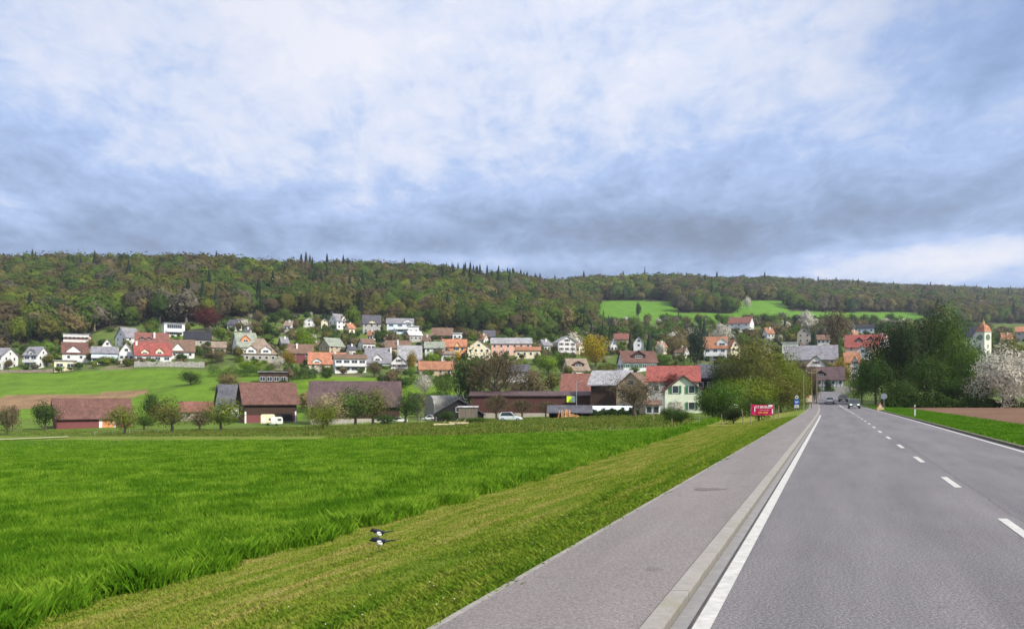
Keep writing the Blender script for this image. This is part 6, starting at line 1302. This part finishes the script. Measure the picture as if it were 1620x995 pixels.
# ------------------------------------------------------------------ grass
def blade_field(name, label, Xc, Yc, hgt, wid, per, spread, mt, seed, lean=0.35):
    g = np.random.default_rng(seed); n = len(Xc); X = np.repeat(Xc, per) + g.normal(size=n * per) * np.repeat(spread, per); Y = np.repeat(Yc, per) + g.normal(size=n * per) * np.repeat(spread, per)
    Z = tz(X, Y) - 0.01; h = np.repeat(hgt, per) * g.uniform(0.55, 1.15, n * per); w = np.repeat(wid, per) * g.uniform(0.7, 1.3, n * per); a = g.uniform(0, 2 * math.pi, n * per); b = g.uniform(0, 2 * math.pi, n * per)
    dx, dy = np.cos(a) * w, np.sin(a) * w; l = h * lean * g.uniform(0.2, 1.6, n * per); lx, ly = np.cos(b) * l, np.sin(b) * l
    V = np.stack([np.stack([X - dx, Y - dy, Z], -1), np.stack([X + dx, Y + dy, Z], -1), np.stack([X + dx * .9 + lx * .50, Y + dy * .9 + ly * .50, Z + h * .58], -1), np.stack([X + lx, Y + ly, Z + h * (1 - 0.25 * lean)], -1)], 1).reshape(-1, 3)
    Fc = np.arange(len(V)).reshape(-1, 4); tint = np.clip(np.repeat(g.uniform(0, 1, n), per) * 0.5 + g.uniform(0, 0.5, n * per), 0, 1)
    tag(link(name, np_mesh(name, V, Fc, mt, tint=tint)), label, 'grass', kind='stuff')
def grass_mat(name, c0, c1, c2, trans=0.35, streak=False):
    m = bpy.data.materials.new(name); m.use_nodes = True; nt = m.node_tree; nt.nodes.clear()
    out = nn(nt, 'ShaderNodeOutputMaterial'); d = nn(nt, 'ShaderNodeBsdfDiffuse'); t = nn(nt, 'ShaderNodeBsdfTranslucent'); mx = nn(nt, 'ShaderNodeMixShader'); mx.inputs[0].default_value = trans
    at_ = nn(nt, 'ShaderNodeAttribute', attribute_name='tint'); g = nn(nt, 'ShaderNodeNewGeometry')
    if streak:
        sp = nn(nt, 'ShaderNodeSeparateXYZ'); nt.links.new(g.outputs['Position'], sp.inputs[0]); x, y, z = sp.outputs
        off = math_(nt, 'SUBTRACT', x, math_(nt, 'MULTIPLY', y, 0.3885)); cb = nn(nt, 'ShaderNodeCombineXYZ'); nt.links.new(math_(nt, 'MULTIPLY', off, 3.0), cb.inputs[0]); nt.links.new(math_(nt, 'MULTIPLY', y, 0.35), cb.inputs[1])
        n = nn(nt, 'ShaderNodeTexNoise', i_Scale=0.7, i_Detail=7, i_Roughness=0.7); nt.links.new(cb.outputs[0], n.inputs['Vector'])
        v = math_(nt, 'ADD', math_(nt, 'MULTIPLY', at_.outputs['Fac'], 0.35), math_(nt, 'MULTIPLY', math_(nt, 'SUBTRACT', n.outputs[0], 0.30), 1.9))
        v = math_(nt, 'SUBTRACT', v, math_(nt, 'MULTIPLY', sstep(nt, off, -6.4, -4.2), 0.22), clamp=True)
    else:
        n = nn(nt, 'ShaderNodeTexNoise', i_Scale=0.6, i_Detail=5, i_Roughness=0.7); nt.links.new(g.outputs['Position'], n.inputs['Vector'])
        v = math_(nt, 'ADD', math_(nt, 'MULTIPLY', at_.outputs['Fac'], 0.5), math_(nt, 'MULTIPLY', sstep(nt, n.outputs[0], 0.38, 0.62), 0.5))
    c = ramp(nt, v, [(0.1, c0), (0.5, c1), (0.9, c2)]); nt.links.new(c, d.inputs[0]); nt.links.new(c, t.inputs[0])
    nt.links.new(d.outputs[0], mx.inputs[1]); nt.links.new(t.outputs[0], mx.inputs[2]); nt.links.new(mx.outputs[0], out.inputs[0]); return m
def noise2(X, Y, s, seed): return np.array([mnoise.fractal(Vector((x * s, y * s, seed)), 1.0, 2.0, 3) for x, y in zip(X, Y)])
def crop_points(n, y0, y1, seed, umin=-1.05):
    g = np.random.default_rng(seed); Y = y0 * np.exp(g.uniform(0, 1, n) * math.log(y1 / y0)); u = g.uniform(umin, 0.35, n); X = u * Y
    off = X - 0.3885 * Y - bend(Y); row = HY - (tz(X, Y) - CH) / Y * F; px = CX + F * u; far = np.interp(px, [0, 500, 620, 720, 900, 1085], [697, 697, 692, 690, 685, 677])
    ok = (off < edge_off(Y) - 0.05 + 0.18 * np.sin(Y * 2.1) + 0.12 * np.sin(Y * 5.3 + 1)) & (row > far - 0.5); return X[ok], Y[ok]
m_crop = grass_mat('crop_leaf', (0.050, 0.140, 0.008), (0.112, 0.240, 0.014), (0.23, 0.36, 0.035))
for nm, n_, y0, y1, per, sd_, hb in (('tall_grass', 84000, 5, 34, 15, 1, 0.34), ('tall_grass', 54000, 34, 85, 13, 2, 0.36), ('tall_grass', 24000, 85, 175, 8, 4, 0.36)):
    X, Y = crop_points(n_, y0, y1, sd_); q = noise2(X, Y, 0.35, 1.5); q2 = noise2(X, Y, 1.1, 4.5)
    off = X - 0.3885 * Y - bend(Y); ed = np.clip((edge_off(Y) - off) / 1.0, 0, 1)
    h = hb * (0.56 + 0.35 * q + 0.3 * q2); h = np.clip(h, 0.10, 0.5); keep = q2 > -0.30; X, Y, h = X[keep], Y[keep], h[keep]
    blade_field(nm, {5: 'tall lush grass crop on the near left field', 34: 'tall lush grass crop further up the left field', 85: 'tall grass crop at the far end of the left field'}[y0], X, Y, h, 0.0045 + Y * 0.00026, per, 0.10 + Y * 0.0035, m_crop, sd_ + 10, 0.40)
# the standing front of the crop where the mower stopped
g = np.random.default_rng(77); n_ = 10500; Y = 6 * np.exp(g.uniform(0, 1, n_) * math.log(110 / 6)); X = edge_off(Y) + 0.3885 * Y + bend(Y) - g.uniform(0, 0.55, n_) ** 1.0 + 0.18 * np.sin(Y * 2.1) + 0.12 * np.sin(Y * 5.3 + 1)
blade_field('tall_grass', 'upright front row of tall grass along the mown strip', X, Y, np.clip(0.24 + 0.05 * np.sin(Y * 3.3) + 0.07 * g.normal(size=n_), 0.15, 0.5), 0.0045 + Y * 0.00024, 20, 0.12 + Y * 0.002, m_crop, 31, 0.5)
m_verge = grass_mat('verge_blade', (0.09, 0.18, 0.014), (0.19, 0.25, 0.03), (0.36, 0.31, 0.10), streak=True)
g = np.random.default_rng(8); n_ = 62000; Y = 4.0 * np.exp(g.uniform(0, 1, n_) * math.log(80 / 4.0)); eo = edge_off(Y); off = eo + (-3.12 - eo) * g.uniform(0, 1, n_); X = off + 0.3885 * Y + bend(Y)
k = ((X / Y) > -1.3); X, Y, off = X[k], Y[k], off[k]
hv = np.where(off > -4.6, 0.085, 0.05) * (1 + 0.5 * noise2(X, Y, 0.8, 2.2))
blade_field('verge_grass', 'mown yellowish grass between the pavement and the crop', X, Y, np.clip(hv, 0.02, 0.16), 0.004 + Y * 0.00035, 6, 0.04 + Y * 0.002, m_verge, 9, 0.8)
m_rv = grass_mat('right_verge_blade', (0.05, 0.14, 0.008), (0.085, 0.21, 0.012), (0.15, 0.27, 0.03))
g = np.random.default_rng(18); n_ = 22000; Y = 14 * np.exp(g.uniform(0, 1, n_) * math.log(150 / 14)); off = 7.05 + (12.5 - 7.05) * g.uniform(0, 1, n_); X = off + 0.3885 * Y + bend(Y)
blade_field('verge_grass', 'lush green grass on the right roadside verge', X, Y, np.full(len(X), 0.13), 0.004 + Y * 0.0004, 6, 0.04 + Y * 0.003, m_rv, 19, 0.6)
# rough sedge strip between crop and farm
g = np.random.default_rng(28); n_ = 14000; px = g.uniform(-20, 1090, n_); Y = g.uniform(80, 205, n_); X = (px - CX) / F * Y; row = HY - (tz(X, Y) - CH) / Y * F; far = np.interp(px, [0, 500, 620, 720, 900, 1085], [697, 697, 692, 690, 685, 677])
k = (row < far - 0.5) & ((px > 520) | (row < 690)); X, Y = X[k], Y[k]; h = np.clip(0.35 + 0.3 * noise2(X, Y, 0.08, 6.1), 0.1, 0.8)
blade_field('rough_grass', 'rough unmown grass strip before the farm buildings', X, Y, h, np.full(len(X), 0.06), 6, np.full(len(X), 0.5), grass_mat('rough_blade', (0.065, 0.12, 0.016), (0.12, 0.17, 0.025), (0.24, 0.21, 0.07)), 29, 0.6)
# tiny white daisies on the verge
g = np.random.default_rng(38); Y = 4.5 * np.exp(g.uniform(0, 1, 70) * math.log(8)); off = -3.3 - np.abs(g.normal(size=70)) * 1.0; X = off + 0.3885 * Y; Z = tz(X, Y) + 0.08
V, Fc = cards(np.stack([X, Y, Z], -1), np.tile([0.1, -0.4, 0.9], (70, 1)), np.full(70, 0.007), g); tag(link('daisies', np_mesh('daisies', V, Fc, M_FR)), 'tiny white daisies scattered along the pavement edge', 'flowers', kind='stuff')

# ------------------------------------------------------------------ air
def haze(density):
    m = bpy.data.materials.new('haze_air'); m.use_nodes = True; nt = m.node_tree; nt.nodes.clear(); out = nn(nt, 'ShaderNodeOutputMaterial'); v = nn(nt, 'ShaderNodeVolumePrincipled')
    v.inputs['Color'].default_value = (0.80, 0.87, 1.0, 1); v.inputs['Density'].default_value = density; v.inputs['Anisotropy'].default_value = 0.2; nt.links.new(v.outputs[0], out.inputs['Volume'])
    b = MB(); b.box(-9000, 9000, -60, 7500, -60, 420); tag(b.build('haze', m), 'thin bluish air over the valley', 'haze', kind='stuff')
haze(HAZE) if HAZE else None
